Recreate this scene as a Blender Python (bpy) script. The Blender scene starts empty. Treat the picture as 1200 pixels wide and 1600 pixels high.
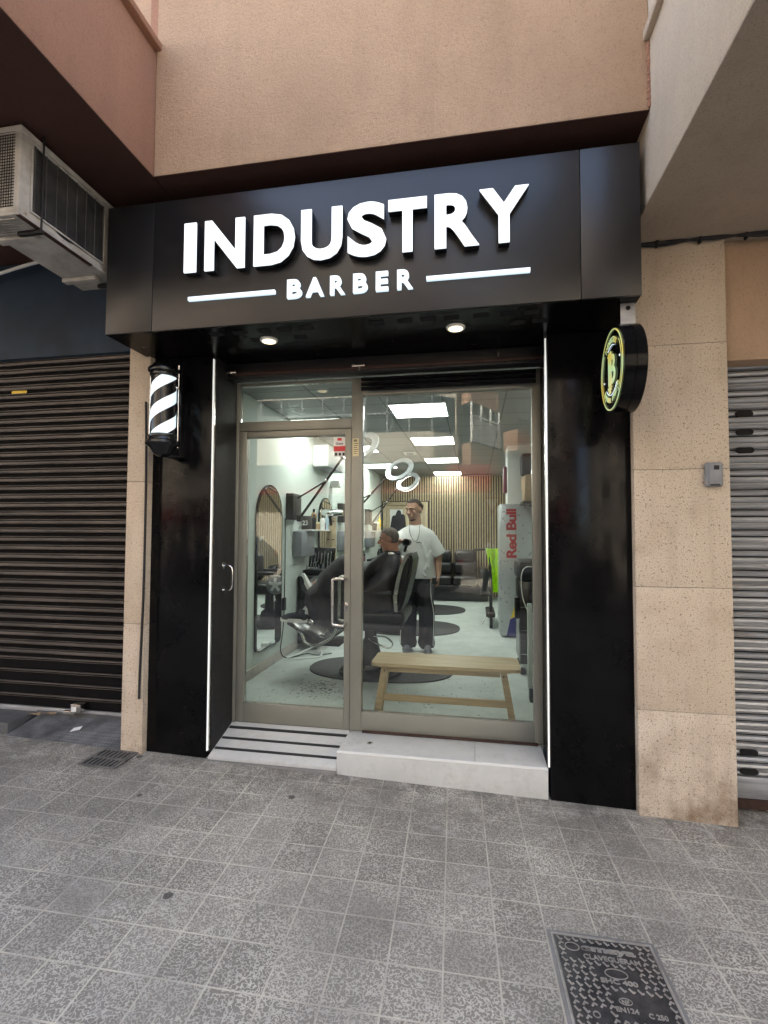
import bpy, bmesh, math, random
from mathutils import Vector, Matrix, noise
random.seed(7)
R = math.radians
D = bpy.data
scene = bpy.context.scene
col = scene.collection

# ------------------------------------------------------------------ camera
yaw, pitch, roll = R(10.228), R(2.30), R(0.22)
cy, sy, cp, sp = math.cos(yaw), math.sin(yaw), math.cos(pitch), math.sin(pitch)
fw = Vector((-sy*cp, cy*cp, sp)); rt = Vector((cy, sy, 0)); up = rt.cross(fw)
c_, s_ = math.cos(roll), math.sin(roll)
rt2 = c_*rt + s_*up; up2 = -s_*rt + c_*up
cam = D.objects.new('camera', D.cameras.new('camera')); col.objects.link(cam)
cam.matrix_world = Matrix(((rt2.x, up2.x, -fw.x, 0), (rt2.y, up2.y, -fw.y, 0), (rt2.z, up2.z, -fw.z, 1.6), (0, 0, 0, 1)))
cam.data.sensor_fit = 'VERTICAL'; cam.data.sensor_height = 32; cam.data.sensor_width = 24
cam.data.lens = 781.8/1600*32
cam.data.clip_start = .05; cam.data.clip_end = 500
scene.camera = cam

# ------------------------------------------------------------------ light
SUN_EL, SUN_AZ = R(54), R(-24)          # the sun stands behind the shop: it lights the far side of the street, this side is in open shade
world = D.worlds.new('World'); scene.world = world; world.use_nodes = True
wn = world.node_tree; bg = wn.nodes['Background']
sky = wn.nodes.new('ShaderNodeTexSky'); sky.sky_type = 'NISHITA'; sky.sun_disc = False
sky.sun_elevation = SUN_EL; sky.air_density = 1.0; sky.dust_density = 5; sky.ozone_density = .6
wn.links.new(sky.outputs[0], bg.inputs[0]); bg.inputs[1].default_value = 0.15
sun = D.objects.new('sun', D.lights.new('sun', 'SUN')); col.objects.link(sun)
sun.data.energy = 3.2; sun.data.angle = R(.6); sun.data.color = (1, .94, .85)
sdir = Vector((math.sin(SUN_AZ)*math.cos(SUN_EL), math.cos(SUN_AZ)*math.cos(SUN_EL), math.sin(SUN_EL)))
sun.rotation_euler = sdir.to_track_quat('Z', 'Y').to_euler()
sky.sun_rotation = SUN_AZ
scene.view_settings.view_transform = 'Standard'; scene.view_settings.look = 'None'
scene.view_settings.exposure = 3.05; scene.view_settings.gamma = 1
scene.view_settings.use_white_balance = True; scene.view_settings.white_balance_temperature = 6750; scene.view_settings.white_balance_tint = 8
scene.render.engine = 'CYCLES'
scene.cycles.max_bounces = 10; scene.cycles.transparent_max_bounces = 16; scene.cycles.glossy_bounces = 6
scene.cycles.sample_clamp_indirect = 6

# ------------------------------------------------------------------ materials
class NT:
    def __init__(s, name):
        s.m = D.materials.new(name); s.m.use_nodes = True; s.t = s.m.node_tree
        s.b = s.t.nodes['Principled BSDF']; s.o = s.t.nodes['Material Output']; s.tc = s.n('ShaderNodeTexCoord')
    def n(s, typ, **k):
        x = s.t.nodes.new(typ)
        for a, v in k.items(): setattr(x, a, v)
        return x
    def l(s, a, b): s.t.links.new(a, b)
    def noise(s, scale, detail=4, rough=.55, vec=None, dist=0):
        x = s.n('ShaderNodeTexNoise'); x.inputs['Scale'].default_value = scale; x.inputs['Detail'].default_value = detail
        x.inputs['Roughness'].default_value = rough; x.inputs['Distortion'].default_value = dist
        s.l(vec if vec else s.tc.outputs['Object'], x.inputs['Vector']); return x.outputs['Fac']
    def ramp(s, fac, stops):
        x = s.n('ShaderNodeValToRGB'); e = x.color_ramp.elements
        while len(e) < len(stops): e.new(.5)
        for i, (p, c) in enumerate(stops):
            e[i].position = p; e[i].color = (*(c if hasattr(c, '__len__') else (c, c, c)), 1)
        s.l(fac, x.inputs[0]); return x.outputs[0]
    def mix(s, fac, a, b, mode='MIX'):
        x = s.n('ShaderNodeMix', data_type='RGBA', blend_type=mode)
        for sock, v in ((x.inputs[0], fac), (x.inputs[6], a), (x.inputs[7], b)):
            if isinstance(v, (int, float)): sock.default_value = v
            elif isinstance(v, tuple): sock.default_value = (*v[:3], 1)
            else: s.l(v, sock)
        return x.outputs[2]
    def math(s, op, a, b=0, c=None):
        x = s.n('ShaderNodeMath', operation=op)
        for i, v in enumerate((a, b, c)):
            if v is None: continue
            if isinstance(v, (int, float)): x.inputs[i].default_value = v
            else: s.l(v, x.inputs[i])
        return x.outputs[0]
    def mapping(s, scale=(1, 1, 1), rot=(0, 0, 0), loc=(0, 0, 0)):
        x = s.n('ShaderNodeMapping'); x.inputs['Scale'].default_value = scale
        x.inputs['Rotation'].default_value = rot; x.inputs['Location'].default_value = loc
        s.l(s.tc.outputs['Object'], x.inputs['Vector']); return x.outputs[0]
    def bump(s, h, strength=.3, dist=.005, prev=None):
        x = s.n('ShaderNodeBump'); x.inputs['Strength'].default_value = strength; x.inputs['Distance'].default_value = dist
        s.l(h, x.inputs['Height'])
        if prev: s.l(prev, x.inputs['Normal'])
        s.l(x.outputs[0], s.b.inputs['Normal']); return x.outputs[0]
    def base(s, v):
        if isinstance(v, tuple): s.b.inputs['Base Color'].default_value = (*v, 1)
        else: s.l(v, s.b.inputs['Base Color'])
    def set(s, rough=.5, metal=0, spec=.5):
        for k, v in (('Roughness', rough), ('Metallic', metal), ('Specular IOR Level', spec)):
            if isinstance(v, (int, float)): s.b.inputs[k].default_value = v
            else: s.l(v, s.b.inputs[k])

def mat(name, c, rough=.5, metal=0, var=.18, vs=6, bump=0, bs=60, spec=.5, fine=None):
    m = NT(name)
    n = m.noise(vs, 5)
    a = tuple(x*(1-var) for x in c); b = tuple(min(1, x*(1+var)) for x in c)
    m.base(m.ramp(n, [(.3, a), (.7, b)]))
    rr = m.math('MULTIPLY_ADD', m.noise(vs*3, 4), .2, rough-.1) if rough > .12 else rough
    m.set(rr, metal, spec)
    if bump: m.bump(m.noise(bs, 5), bump, .004)
    return m.m

def emis(name, c, s, var=0, vs=3):
    m = NT(name); m.base((.8, .8, .8)); m.b.inputs['Emission Color'].default_value = (*c, 1)
    m.b.inputs['Emission Strength'].default_value = s
    if var:
        m.l(m.math('MULTIPLY_ADD', m.noise(vs, 2), s*var, s*(1-var/2)), m.b.inputs['Emission Strength'])
    return m.m

def stucco(name, c, streak=.12):
    m = NT(name)
    big = m.noise(1.3, 4); med = m.noise(7, 5)
    k = m.mix(m.ramp(big, [(.3, 0.), (.7, 1.)]), tuple(x*(1-streak) for x in c), tuple(x*(1+streak*.5) for x in c))
    k = m.mix(m.ramp(med, [(.35, .12), (.65, 0.)]), k, tuple(x*.72 for x in c))
    st = m.noise(3, 4, vec=m.mapping((2.2, 2.2, .25)))
    k = m.mix(m.ramp(st, [(.52, 0.), (.75, .35)]), k, tuple(x*.7 for x in c))
    grain = m.noise(140, 3)
    k = m.mix(m.ramp(grain, [(.30, .7), (.44, 0.)]), k, tuple(x*.55 for x in c))
    k = m.mix(m.ramp(m.noise(38, 4, .6), [(.30, .35), (.44, 0.)]), k, tuple(x*.7 for x in c))
    m.base(k); m.set(.9, 0, .3)
    m.bump(m.math('ADD', m.noise(160, 4, .7), m.math('MULTIPLY', m.noise(50, 3), .8)), .85, .008)
    return m.m

M = {}
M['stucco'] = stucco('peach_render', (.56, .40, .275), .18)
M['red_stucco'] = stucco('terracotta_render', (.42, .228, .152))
M['dark_soffit'] = stucco('dark_red_underside', (.075, .034, .024))  # underside surfaces, much darker than the walls
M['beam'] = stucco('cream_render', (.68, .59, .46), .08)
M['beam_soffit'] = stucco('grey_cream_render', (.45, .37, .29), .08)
M['blue'] = mat('blue_painted_board', (.016, .036, .062), .65, 0, .35, 3)
M['black'] = mat('black_metal', (.006, .006, .007), .22, 0, .2, 3)
M['black_matte'] = mat('matte_black', (.008, .008, .009), .6, 0, .2, 8)
M['hole'] = mat('dark_opening', (.003, .003, .003), .9)
M['steel'] = mat('brushed_steel', (.62, .61, .58), .22, 1, .1, 20)
M['chrome'] = mat('chrome', (.8, .8, .8), .08, 1, .05)
M['alu'] = mat('champagne_aluminium', (.235, .235, .20), .42, .3, .06, 3)
M['white'] = mat('white_plastic', (.72, .73, .71), .4, 0, .04, 5)
M['sticker_red'] = mat('red_print', (.55, .03, .04), .5, 0, .05)
M['old_black'] = mat('flat_black', (.005, .0045, .0045), .85, 0, .3, 9, 0, 60, .12)  # dull black bands and gap lines of the shutter slats
M['grey_plastic'] = mat('grey_plastic', (.22, .23, .25), .45, 0, .08, 20)
M['gold'] = None
M['mint'] = mat('pale_mint_wall', (.62, .68, .64), .7, 0, .04, 2)
M['skirting'] = mat('stone_skirting', (.50, .46, .42), .6, 0, .12, 15)
M['oak'] = mat('pale_oak', (.40, .315, .20), .5, 0, .15, 12)
M['leather'] = mat('black_leather', (.012, .012, .013), .32, 0, .3, 10, .3, 40)
M['cape'] = mat('charcoal_cape', (.042, .038, .044), .68, 0, .3, 7, .5, 22)
M['rubber'] = mat('black_rubber', (.016, .017, .018), .6, 0, .2, 10)
M['skin'] = mat('tan_skin', (.42, .24, .165), .5, 0, .1, 25)
M['skin2'] = mat('ruddy_skin', (.46, .22, .15), .5, 0, .15, 25)
M['hair'] = mat('dark_hair', (.045, .03, .022), .8, 0, .4, 80)
M['grey_hair'] = mat('grey_hair', (.13, .10, .08), .8, 0, .5, 60)
M['tee'] = mat('white_cotton', (.68, .68, .66), .85, 0, .08, 7, .4, 9)
M['trousers'] = mat('black_cotton', (.010, .010, .013), .8, 0, .3, 8, .4, 12)
M['sneaker'] = mat('grey_mesh_fabric', (.16, .16, .17), .8, 0, .3, 40)
M['navy'] = mat('navy_fabric', (.018, .022, .032), .8, 0, .3, 40)
M['hivis'] = mat('high_visibility_yellow', (.55, .85, .02), .7, 0, .15, 18, .4, 18)
M['yellow'] = mat('yellow_plastic', (.75, .52, .03), .4, 0, .05)
M['blueplastic'] = mat('deep_blue_print', (.03, .03, .16), .4)
M['silver'] = mat('silver_print', (.42, .44, .45), .3, .35, .04)
M['lettering_red'] = mat('dark_red_print', (.36, .015, .03), .4, 0, .05)
M['cardboard'] = mat('brown_paper', (.36, .25, .15), .8, 0, .2, 9, .5, 12)
M['amber'] = mat('amber_glass', (.25, .12, .02), .2)
M['cream'] = mat('cream_plastic', (.62, .55, .35), .5)
M['pale_blue'] = mat('pale_blue_plastic', (.45, .58, .66), .35)
M['mauve'] = mat('plum_plastic', (.14, .03, .06), .35)
M['walnut'] = mat('dark_bracket', (.05, .042, .038), .5, .2, .3, 30)
M['board'] = mat('painted_board', (.50, .55, .53), .5)
M['pole_white'] = emis('lit_white_acrylic', (.62, .84, .98), .10)
M['led'] = emis('led_strip', (.95, 1, .98), .07)
M['letter'] = emis('lit_white_letter', (.76, .88, 1), .130, .7, 12)
M['letter2'] = emis('lit_blue_white_letter', (.62, .82, .98), .122, .1, 4)
M['panel_light'] = emis('led_ceiling_panel', (.96, 1, .98), 2.45)
M['downlight'] = emis('warm_downlight', (1, .80, .50), .42)
M['ring_lit'] = emis('lit_ring', (1, .97, .92), 3)
M['ring_off'] = mat('unlit_ring_diffuser', (.34, .36, .38), .35)
M['asphalt'] = mat('asphalt', (.05, .05, .052), .9, 0, .2, 3, .5, 120)
M['brown_frame'] = mat('rusty_dark_metal', (.045, .02, .014), .6, .2, .4, 20)

def glass():
    m = NT('window_glass')
    tr = m.n('ShaderNodeBsdfTransparent'); tr.inputs[0].default_value = (.93, .96, .945, 1)
    gl = m.n('ShaderNodeBsdfGlossy'); gl.inputs['Roughness'].default_value = .0; gl.inputs[0].default_value = (1, 1, 1, 1)
    fr = m.n('ShaderNodeFresnel'); fr.inputs[0].default_value = 1.52
    mx = m.n('ShaderNodeMixShader'); m.l(fr.outputs[0], mx.inputs[0]); m.l(tr.outputs[0], mx.inputs[1]); m.l(gl.outputs[0], mx.inputs[2])
    m.l(mx.outputs[0], m.o.inputs[0]); return m.m
M['glass'] = glass()
def mirror():
    m = NT('mirror_glass'); m.base((.82, .86, .85)); m.set(.015, 1); return m.m
M['mirror'] = mirror()

def sign_mat():
    m = NT('satin_black_composite')
    m.base((.012, .012, .0125)); m.set(m.math('MULTIPLY_ADD', m.noise(4, 5), .10, .28), .0, .5)
    return m.m
M['sign'] = sign_mat()
def panel_mat():
    m = NT('gloss_black_panel'); m.base(m.ramp(m.noise(3, 6, .7), [(.4, (.0035, .0035, .004)), (.75, (.008, .008, .008))])); m.set(m.math('MULTIPLY_ADD', m.ramp(m.noise(9, 6, .7), [(.45, 0.), (.7, 1.)]), .14, .13), 0, .14); return m.m
M['panel'] = panel_mat()
M['soffit_black'] = mat('satin_black_sheet', (.0025, .0025, .0025), .24, 0, .2, 4, 0, 60, .10)

def granolith():
    m = NT('speckled_washed_concrete')
    big = m.noise(1.6, 4); base = m.mix(m.ramp(big, [(.3, 0.), (.7, 1.)]), (.56, .475, .375), (.68, .59, .475))
    st = m.noise(5, 5); base = m.mix(m.ramp(st, [(.5, 0.), (.72, .4)]), base, (.36, .27, .19))
    sp = m.noise(75, 3, .6); base = m.mix(m.ramp(sp, [(.33, .9), (.42, 0.)]), base, (.13, .09, .06))
    sp2 = m.noise(200, 2, .6); base = m.mix(m.ramp(sp2, [(.38, .6), (.52, 0.)]), base, (.25, .195, .14))
    sv = m.noise(4, 5, .6, m.mapping((3, 3, .3))); base = m.mix(m.ramp(sv, [(.5, 0.), (.72, .45)]), base, (.40, .33, .255))
    oi = m.n('ShaderNodeObjectInfo'); base = m.mix(m.math('MULTIPLY', oi.outputs['Random'], .35), base, (.50, .40, .30))
    # grime low down, where splashes reach
    sep = m.n('ShaderNodeSeparateXYZ'); m.l(m.tc.outputs['Object'], sep.inputs[0])
    low = m.math('MULTIPLY', m.math('SUBTRACT', .55, sep.outputs[2]), 1.7)
    g = m.math('MULTIPLY', low, m.ramp(m.noise(4.5, 5, .7), [(.42, 0.), (.68, 1.)]))
    x = m.n('ShaderNodeClamp'); m.l(g, x.inputs[0]); base = m.mix(x.outputs[0], base, (.17, .105, .062))
    m.base(base); m.set(.85, 0, .3)
    m.bump(m.math('ADD', m.ramp(sp, [(.30, 0.), (.42, 1.)]), m.noise(130, 4)), .5, .004)
    return m.m
M['granolith'] = granolith()

def paving():
    m = NT('vermiculated_paving_tiles')
    a = R(2.2); px, py = -.539, 2.451
    v = m.mapping((1, 1, 1), (0, 0, -a), (-(px*math.cos(a)+py*math.sin(a)), -(-px*math.sin(a)+py*math.cos(a)), 0))
    br = m.n('ShaderNodeTexBrick'); br.offset = 0; br.offset_frequency = 2; br.squash = 1
    m.l(v, br.inputs['Vector']); br.inputs['Scale'].default_value = 1; br.inputs['Brick Width'].default_value = .2
    br.inputs['Row Height'].default_value = .2; br.inputs['Mortar Size'].default_value = .0038; br.inputs['Mortar Smooth'].default_value = .25
    br.inputs['Color1'].default_value = (.185, .171, .147, 1); br.inputs['Color2'].default_value = (.245, .227, .196, 1)
    br.inputs['Mortar'].default_value = (.3, .28, .24, 1); br.inputs['Bias'].default_value = 0
    n = m.noise(74, 1, .4, v, .3)
    d = m.math('ABSOLUTE', m.math('SUBTRACT', n, .5))
    worm = m.ramp(d, [(.040, 1.), (.075, 0.)])          # raised squiggles
    wear = m.ramp(m.noise(2.2, 5, .6), [(.35, .45), (.65, 1.)])
    wf = m.math('MULTIPLY', worm, wear)
    notmort = m.math('SUBTRACT', 1, br.outputs['Fac'])
    c = m.mix(m.math('MULTIPLY', m.math('MULTIPLY', wf, notmort), .8), br.outputs['Color'], (.57, .54, .465))
    mt = m.math('MULTIPLY', br.outputs['Fac'], m.ramp(m.noise(5, 4), [(.35, .25), (.65, .95)]))
    c = m.mix(mt, c, (.56, .52, .43))
    dark = m.ramp(m.noise(1.1, 5, .6), [(.32, .45), (.6, 0.)])
    c = m.mix(dark, c, (.09, .085, .078))
    pale = m.ramp(m.noise(3.6, 6, .65, m.mapping((1, 1.6, 1), loc=(3, 1, 0))), [(.60, 0.), (.78, .5)])
    c = m.mix(pale, c, (.46, .445, .42))
    vo = m.n('ShaderNodeTexVoronoi'); vo.inputs['Scale'].default_value = 2.8; m.l(v, vo.inputs['Vector'])
    gum = m.math('ADD', vo.outputs['Distance'], m.math('MULTIPLY', m.noise(30, 2), .05))
    c = m.mix(m.ramp(gum, [(.078, .85), (.094, 0.)]), c, (.045, .043, .040))
    sp_ = m.n('ShaderNodeSeparateXYZ'); m.l(m.tc.outputs['Object'], sp_.inputs[0])
    nearwall = m.ramp(sp_.outputs[1], [(0., 0.), (1., 1.)]); 
    nw = m.math('MULTIPLY', m.math('SUBTRACT', sp_.outputs[1], 2.55), 1.6); cl = m.n('ShaderNodeClamp'); m.l(nw, cl.inputs[0])
    c = m.mix(m.math('MULTIPLY', cl.outputs[0], m.ramp(m.noise(5.5, 6, .7), [(.45, 0.), (.62, .75)])), c, (.10, .092, .082))
    c = m.mix(m.math('MULTIPLY', cl.outputs[0], m.ramp(m.noise(7, 6, .7, m.mapping(loc=(5, 2, 0))), [(.56, 0.), (.70, .6)])), c, (.50, .49, .46))
    m.base(c); m.set(.82, 0, .35)
    h = m.math('SUBTRACT', m.math('MULTIPLY', worm, .6), m.math('MULTIPLY', br.outputs['Fac'], 1.4))
    m.bump(m.math('ADD', h, m.math('MULTIPLY', m.noise(220, 3), .4)), .6, .003)
    return m.m
M['paving'] = paving()

def slab(name, c, veins=.1):
    m = NT(name); n = m.noise(4, 7, .65); k = m.ramp(n, [(.3, tuple(x*(1-veins) for x in c)), (.7, tuple(min(1, x*(1+veins)) for x in c))])
    k = m.mix(m.ramp(m.noise(9, 6, .75), [(.52, 0.), (.72, .45)]), k, tuple(x*q for x, q in zip(c, (.62, .57, .5))))
    k = m.mix(m.ramp(m.noise(300, 2), [(.3, .25), (.45, 0.)]), k, tuple(x*.6 for x in c))
    m.base(k); m.set(.55, 0, .4); m.bump(m.noise(90, 4), .12, .003); return m.m
M['step'] = slab('grey_porcelain', (.50, .505, .48))
M['micro'] = slab('pale_microcement', (.50, .54, .515), .12)
M['dark_slab'] = slab('dark_stone', (.09, .092, .095), .3)
M['concrete'] = slab('worn_concrete', (.17, .165, .16), .25)

def galv():
    m = NT('galvanised_steel'); v = m.mapping((.35, 6, 6))
    k = m.ramp(m.noise(6, 6, .65, v), [(.3, (.24, .25, .26)), (.7, (.46, .475, .50))])
    k = m.mix(m.ramp(m.noise(2.4, 5), [(.6, 0.), (.78, .7)]), k, (.23, .17, .13))
    m.base(k); m.set(.45, .5); return m.m
M['galv'] = galv()
def brownshut():
    m = NT('old_brown_shutter_paint'); v = m.mapping((.4, 3, 3))
    k = m.ramp(m.noise(5, 6, .65, v), [(.3, (.045, .038, .033)), (.75, (.15, .128, .112))])
    m.base(k); m.set(.48, .1, .5); return m.m
M['brown_shutter'] = brownshut()
def ceilt():
    m = NT('mineral_ceiling_tiles')
    br = m.n('ShaderNodeTexBrick'); br.offset = 0; v = m.mapping((1, 1, 1), (0, 0, 0), (.9, -4.35, 0)); m.l(v, br.inputs['Vector'])
    br.inputs['Scale'].default_value = 1; br.inputs['Brick Width'].default_value = .6; br.inputs['Row Height'].default_value = .6
    br.inputs['Mortar Size'].default_value = .008
    br.inputs['Color1'].default_value = (.27, .28, .275, 1); br.inputs['Color2'].default_value = (.30, .31, .305, 1); br.inputs['Mortar'].default_value = (.11, .115, .115, 1)
    k = m.mix(m.ramp(m.noise(120, 3), [(.35, .5), (.5, 0.)]), br.outputs['Color'], (.22, .23, .23))
    m.base(k); m.set(.6, 0, .4); return m.m
M['ceiling'] = ceilt()
def wood(name, c):
    m = NT(name); v = m.mapping((1, 14, 14)); n = m.noise(3, 6, .6, v, .6)
    m.base(m.ramp(n, [(.3, tuple(x*.75 for x in c)), (.7, tuple(x*1.1 for x in c))])); m.set(.45, 0, .4); return m.m
M['pine'] = wood('pale_pine', (.60, .455, .27))
def diam():
    m = NT('worn_tread_plate'); ch = m.n('ShaderNodeTexChecker'); ch.inputs['Scale'].default_value = 60
    m.l(m.mapping((1, 1, 1), (0, 0, R(45))), ch.inputs[0])
    k = m.ramp(m.noise(9, 6, .7), [(.35, (.085, .088, .09)), (.7, (.22, .225, .23))])
    k = m.mix(m.math('MULTIPLY', ch.outputs['Fac'], m.ramp(m.noise(4, 3), [(.4, 0.), (.65, .55)])), k, (.33, .34, .35))
    m.base(k); m.set(.45, .4); m.bump(ch.outputs['Fac'], .5, .002); return m.m
M['tread'] = diam()
def iron():
    m = NT('worn_cast_iron'); k = m.ramp(m.noise(14, 6, .7), [(.35, (.035, .036, .04)), (.7, (.10, .10, .105))])
    m.base(k); m.set(.38, .6); m.bump(m.noise(200, 3), .3, .002); return m.m
M['iron'] = iron()
M['grate_iron'] = mat('grey_cast_iron', (.16, .155, .145), .6, .3, .3, 20)
M['ac_grille'] = mat('grimy_wire_grille', (.10, .095, .09), .6, .2, .4, 8)
M['iron_edge'] = mat('polished_iron', (.36, .345, .32), .38, .5, .25, 30)
def acmat():
    m = NT('dirty_white_enamel'); k = m.ramp(m.noise(5, 6, .65), [(.3, (.27, .25, .22)), (.65, (.55, .53, .49))])
    k = m.mix(m.ramp(m.noise(9, 6, .7), [(.62, 0.), (.72, .8)]), k, (.22, .10, .035))
    m.base(k); m.set(.55, 0); return m.m
M['ac'] = acmat()
def goldm():
    m = NT('lit_gold_print'); sep = m.n('ShaderNodeSeparateXYZ'); m.l(m.tc.outputs['Object'], sep.inputs[0])
    k = m.ramp(m.noise(6, 2), [(.35, (.75, .62, .12)), (.55, (.55, .80, .45)), (.7, (.85, .80, .35))])
    m.base(k); m.l(k, m.b.inputs['Emission Color']); m.b.inputs['Emission Strength'].default_value = .045; return m.m
M['gold'] = goldm()

# ------------------------------------------------------------------ mesh helpers
def org(p):
    v = Vector((0, 0, 0))
    while p is not None: v = v + p.location; p = p.parent
    return v
class MB:
    def __init__(s): s.bm = bmesh.new()
    def _xf(s, vs, mtx):
        if mtx is not None: bmesh.ops.transform(s.bm, matrix=mtx, verts=vs)
    def box(s, x0, x1, y0, y1, z0, z1, bev=0, mtx=None, seg=2):
        b = bmesh.new(); bmesh.ops.create_cube(b, size=1)
        for v in b.verts: v.co = Vector(((x0+x1)/2+v.co.x*(x1-x0), (y0+y1)/2+v.co.y*(y1-y0), (z0+z1)/2+v.co.z*(z1-z0)))
        if bev: bmesh.ops.bevel(b, geom=b.edges[:], offset=min(bev, .49*min(abs(x1-x0), abs(y1-y0), abs(z1-z0))), segments=seg, affect='EDGES', profile=.5)
        s.add(b, mtx); return s
    def add(s, b, mtx=None):
        if mtx is not None: bmesh.ops.transform(b, matrix=mtx, verts=b.verts)
        m = D.meshes.new('t'); b.to_mesh(m); b.free(); s.bm.from_mesh(m); D.meshes.remove(m)
    def cyl(s, p, q, r, r2=None, n=24, cap=True):
        p, q = Vector(p), Vector(q); d = q-p; r2 = r if r2 is None else r2
        b = bmesh.new(); bmesh.ops.create_cone(b, cap_ends=cap, segments=n, radius1=r, radius2=r2, depth=d.length)
        mt = Matrix.Translation((p+q)/2) @ d.to_track_quat('Z', 'Y').to_matrix().to_4x4(); s.add(b, mt); return s
    def sph(s, c, r, n=16, sc=(1, 1, 1), rot=None):
        b = bmesh.new(); bmesh.ops.create_uvsphere(b, u_segments=n*2, v_segments=n, radius=r)
        mt = Matrix.Translation(Vector(c)) @ (rot.to_4x4() if rot else Matrix()) @ Matrix.Diagonal((*sc, 1)); s.add(b, mt); return s
    def cap(s, p, q, r1, r2, n=14):
        s.cyl(p, q, r1, r2, n*2); s.sph(p, r1, n); s.sph(q, r2, n); return s
    def lathe(s, prof, c, n=40, axis='Z'):
        b = bmesh.new(); rings = []
        for r, h in prof:
            rings.append([b.verts.new((max(r, 1e-4)*math.cos(2*math.pi*i/n), max(r, 1e-4)*math.sin(2*math.pi*i/n), h)) for i in range(n)])
        for a, c2 in zip(rings, rings[1:]):
            for i in range(n): b.faces.new((a[i], a[(i+1) % n], c2[(i+1) % n], c2[i]))
        b.faces.new(rings[0][::-1]); b.faces.new(rings[-1])
        mt = Matrix.Translation(Vector(c))
        if axis == 'X': mt = mt @ Matrix.Rotation(R(90), 4, 'Y')
        if axis == 'Y': mt = mt @ Matrix.Rotation(R(-90), 4, 'X')
        s.add(b, mt); return s
    def tube(s, pts, r, n=10, smooth=4):
        pts = [Vector(p) for p in pts]
        if smooth and len(pts) > 2:
            o = []
            P = [pts[0]*2-pts[1]]+pts+[pts[-1]*2-pts[-2]]
            for i in range(1, len(P)-2):
                for k in range(smooth):
                    t = k/smooth; a, b_, c, d = P[i-1:i+3]
                    o.append(.5*((2*b_)+(c-a)*t+(2*a-5*b_+4*c-d)*t*t+(3*b_-a-3*c+d)*t**3))
            o.append(pts[-1]); pts = o
        rings = []; b = s.bm; up = None
        for i, p in enumerate(pts):
            d = (pts[min(i+1, len(pts)-1)]-pts[max(i-1, 0)]).normalized()
            if up is None: up = Vector((0, 0, 1)) if abs(d.z) < .9 else Vector((1, 0, 0))
            x = d.cross(up).normalized(); up = x.cross(d).normalized()
            rr = r[i*len(r)//len(pts)] if isinstance(r, (list, tuple)) else r
            rings.append([b.verts.new(p+rr*(math.cos(2*math.pi*k/n)*x+math.sin(2*math.pi*k/n)*up)) for k in range(n)])
        for a, c in zip(rings, rings[1:]):
            for k in range(n): b.faces.new((a[k], a[(k+1) % n], c[(k+1) % n], c[k]))
        b.faces.new(rings[0][::-1]); b.faces.new(rings[-1]); return s
    def poly(s, pts, off):
        """prism: closed polygon pts swept by vector off"""
        off = Vector(off); b = bmesh.new(); a = [b.verts.new(p) for p in pts]; c = [b.verts.new(Vector(p)+off) for p in pts]
        b.faces.new(a[::-1]); b.faces.new(c)
        n = len(pts)
        for i in range(n): b.faces.new((a[i], a[(i+1) % n], c[(i+1) % n], c[i]))
        bmesh.ops.recalc_face_normals(b, faces=b.faces); s.add(b); return s
    def rev(s): bmesh.ops.recalc_face_normals(s.bm, faces=s.bm.faces); return s
    def build(s, name, m, parent=None, smooth=None):
        me = D.meshes.new(name); o = D.objects.new(name, me); col.objects.link(o)
        if parent is not None:
            og = org(parent)
            for v in s.bm.verts: v.co -= og
            o.parent = parent
        bmesh.ops.recalc_face_normals(s.bm, faces=s.bm.faces)
        s.bm.to_mesh(me); s.bm.free(); me.materials.append(m if not isinstance(m, str) else M[m])
        me.polygons.foreach_set('use_smooth', [True]*len(me.polygons))
        me.set_sharp_from_angle(angle=R(smooth if smooth else 38)); me.update()
        return o

def thing(name, label, cat, loc=(0, 0, 0), group=None):
    o = D.objects.new(name, None); col.objects.link(o); o.location = loc; o.empty_display_size = .1
    return tag(o, label, cat, group)
def tag(o, label=None, cat=None, group=None, kind=None):
    if label: o['label'] = label
    if cat: o['category'] = cat
    if group: o['group'] = group
    if kind: o['kind'] = kind
    return o

def text_bm(s, w=None, h=None, bold=0.0, extr=.01, x0=0, z0=0, y=0, mode='XZ', sub=4, space=1):
    """text as prism, baseline at z0, starting at x0, scaled to w x h"""
    cu = D.curves.new('txt', 'FONT'); cu.body = s; cu.size = 1; cu.offset = bold; cu.extrude = .5; cu.resolution_u = sub; cu.space_character = space
    o = D.objects.new('txt', cu); col.objects.link(o)
    bpy.context.view_layer.update()
    me = D.meshes.new_from_object(o.evaluated_get(bpy.context.evaluated_depsgraph_get()))
    D.objects.remove(o); D.curves.remove(cu)
    b = bmesh.new(); b.from_mesh(me); D.meshes.remove(me)
    xs = [v.co.x for v in b.verts]; ys = [v.co.y for v in b.verts]
    a, c, lo, hi = min(xs), max(xs), min(ys), max(ys)
    sy = h/(hi-lo) if h else None; sx = w/(c-a) if w else sy
    if sy is None: sy = sx
    for v in b.verts:
        v.co = Vector((x0+(v.co.x-a)*sx, y+(v.co.z)*extr, z0+(v.co.y-lo)*sy))
    return b

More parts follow.
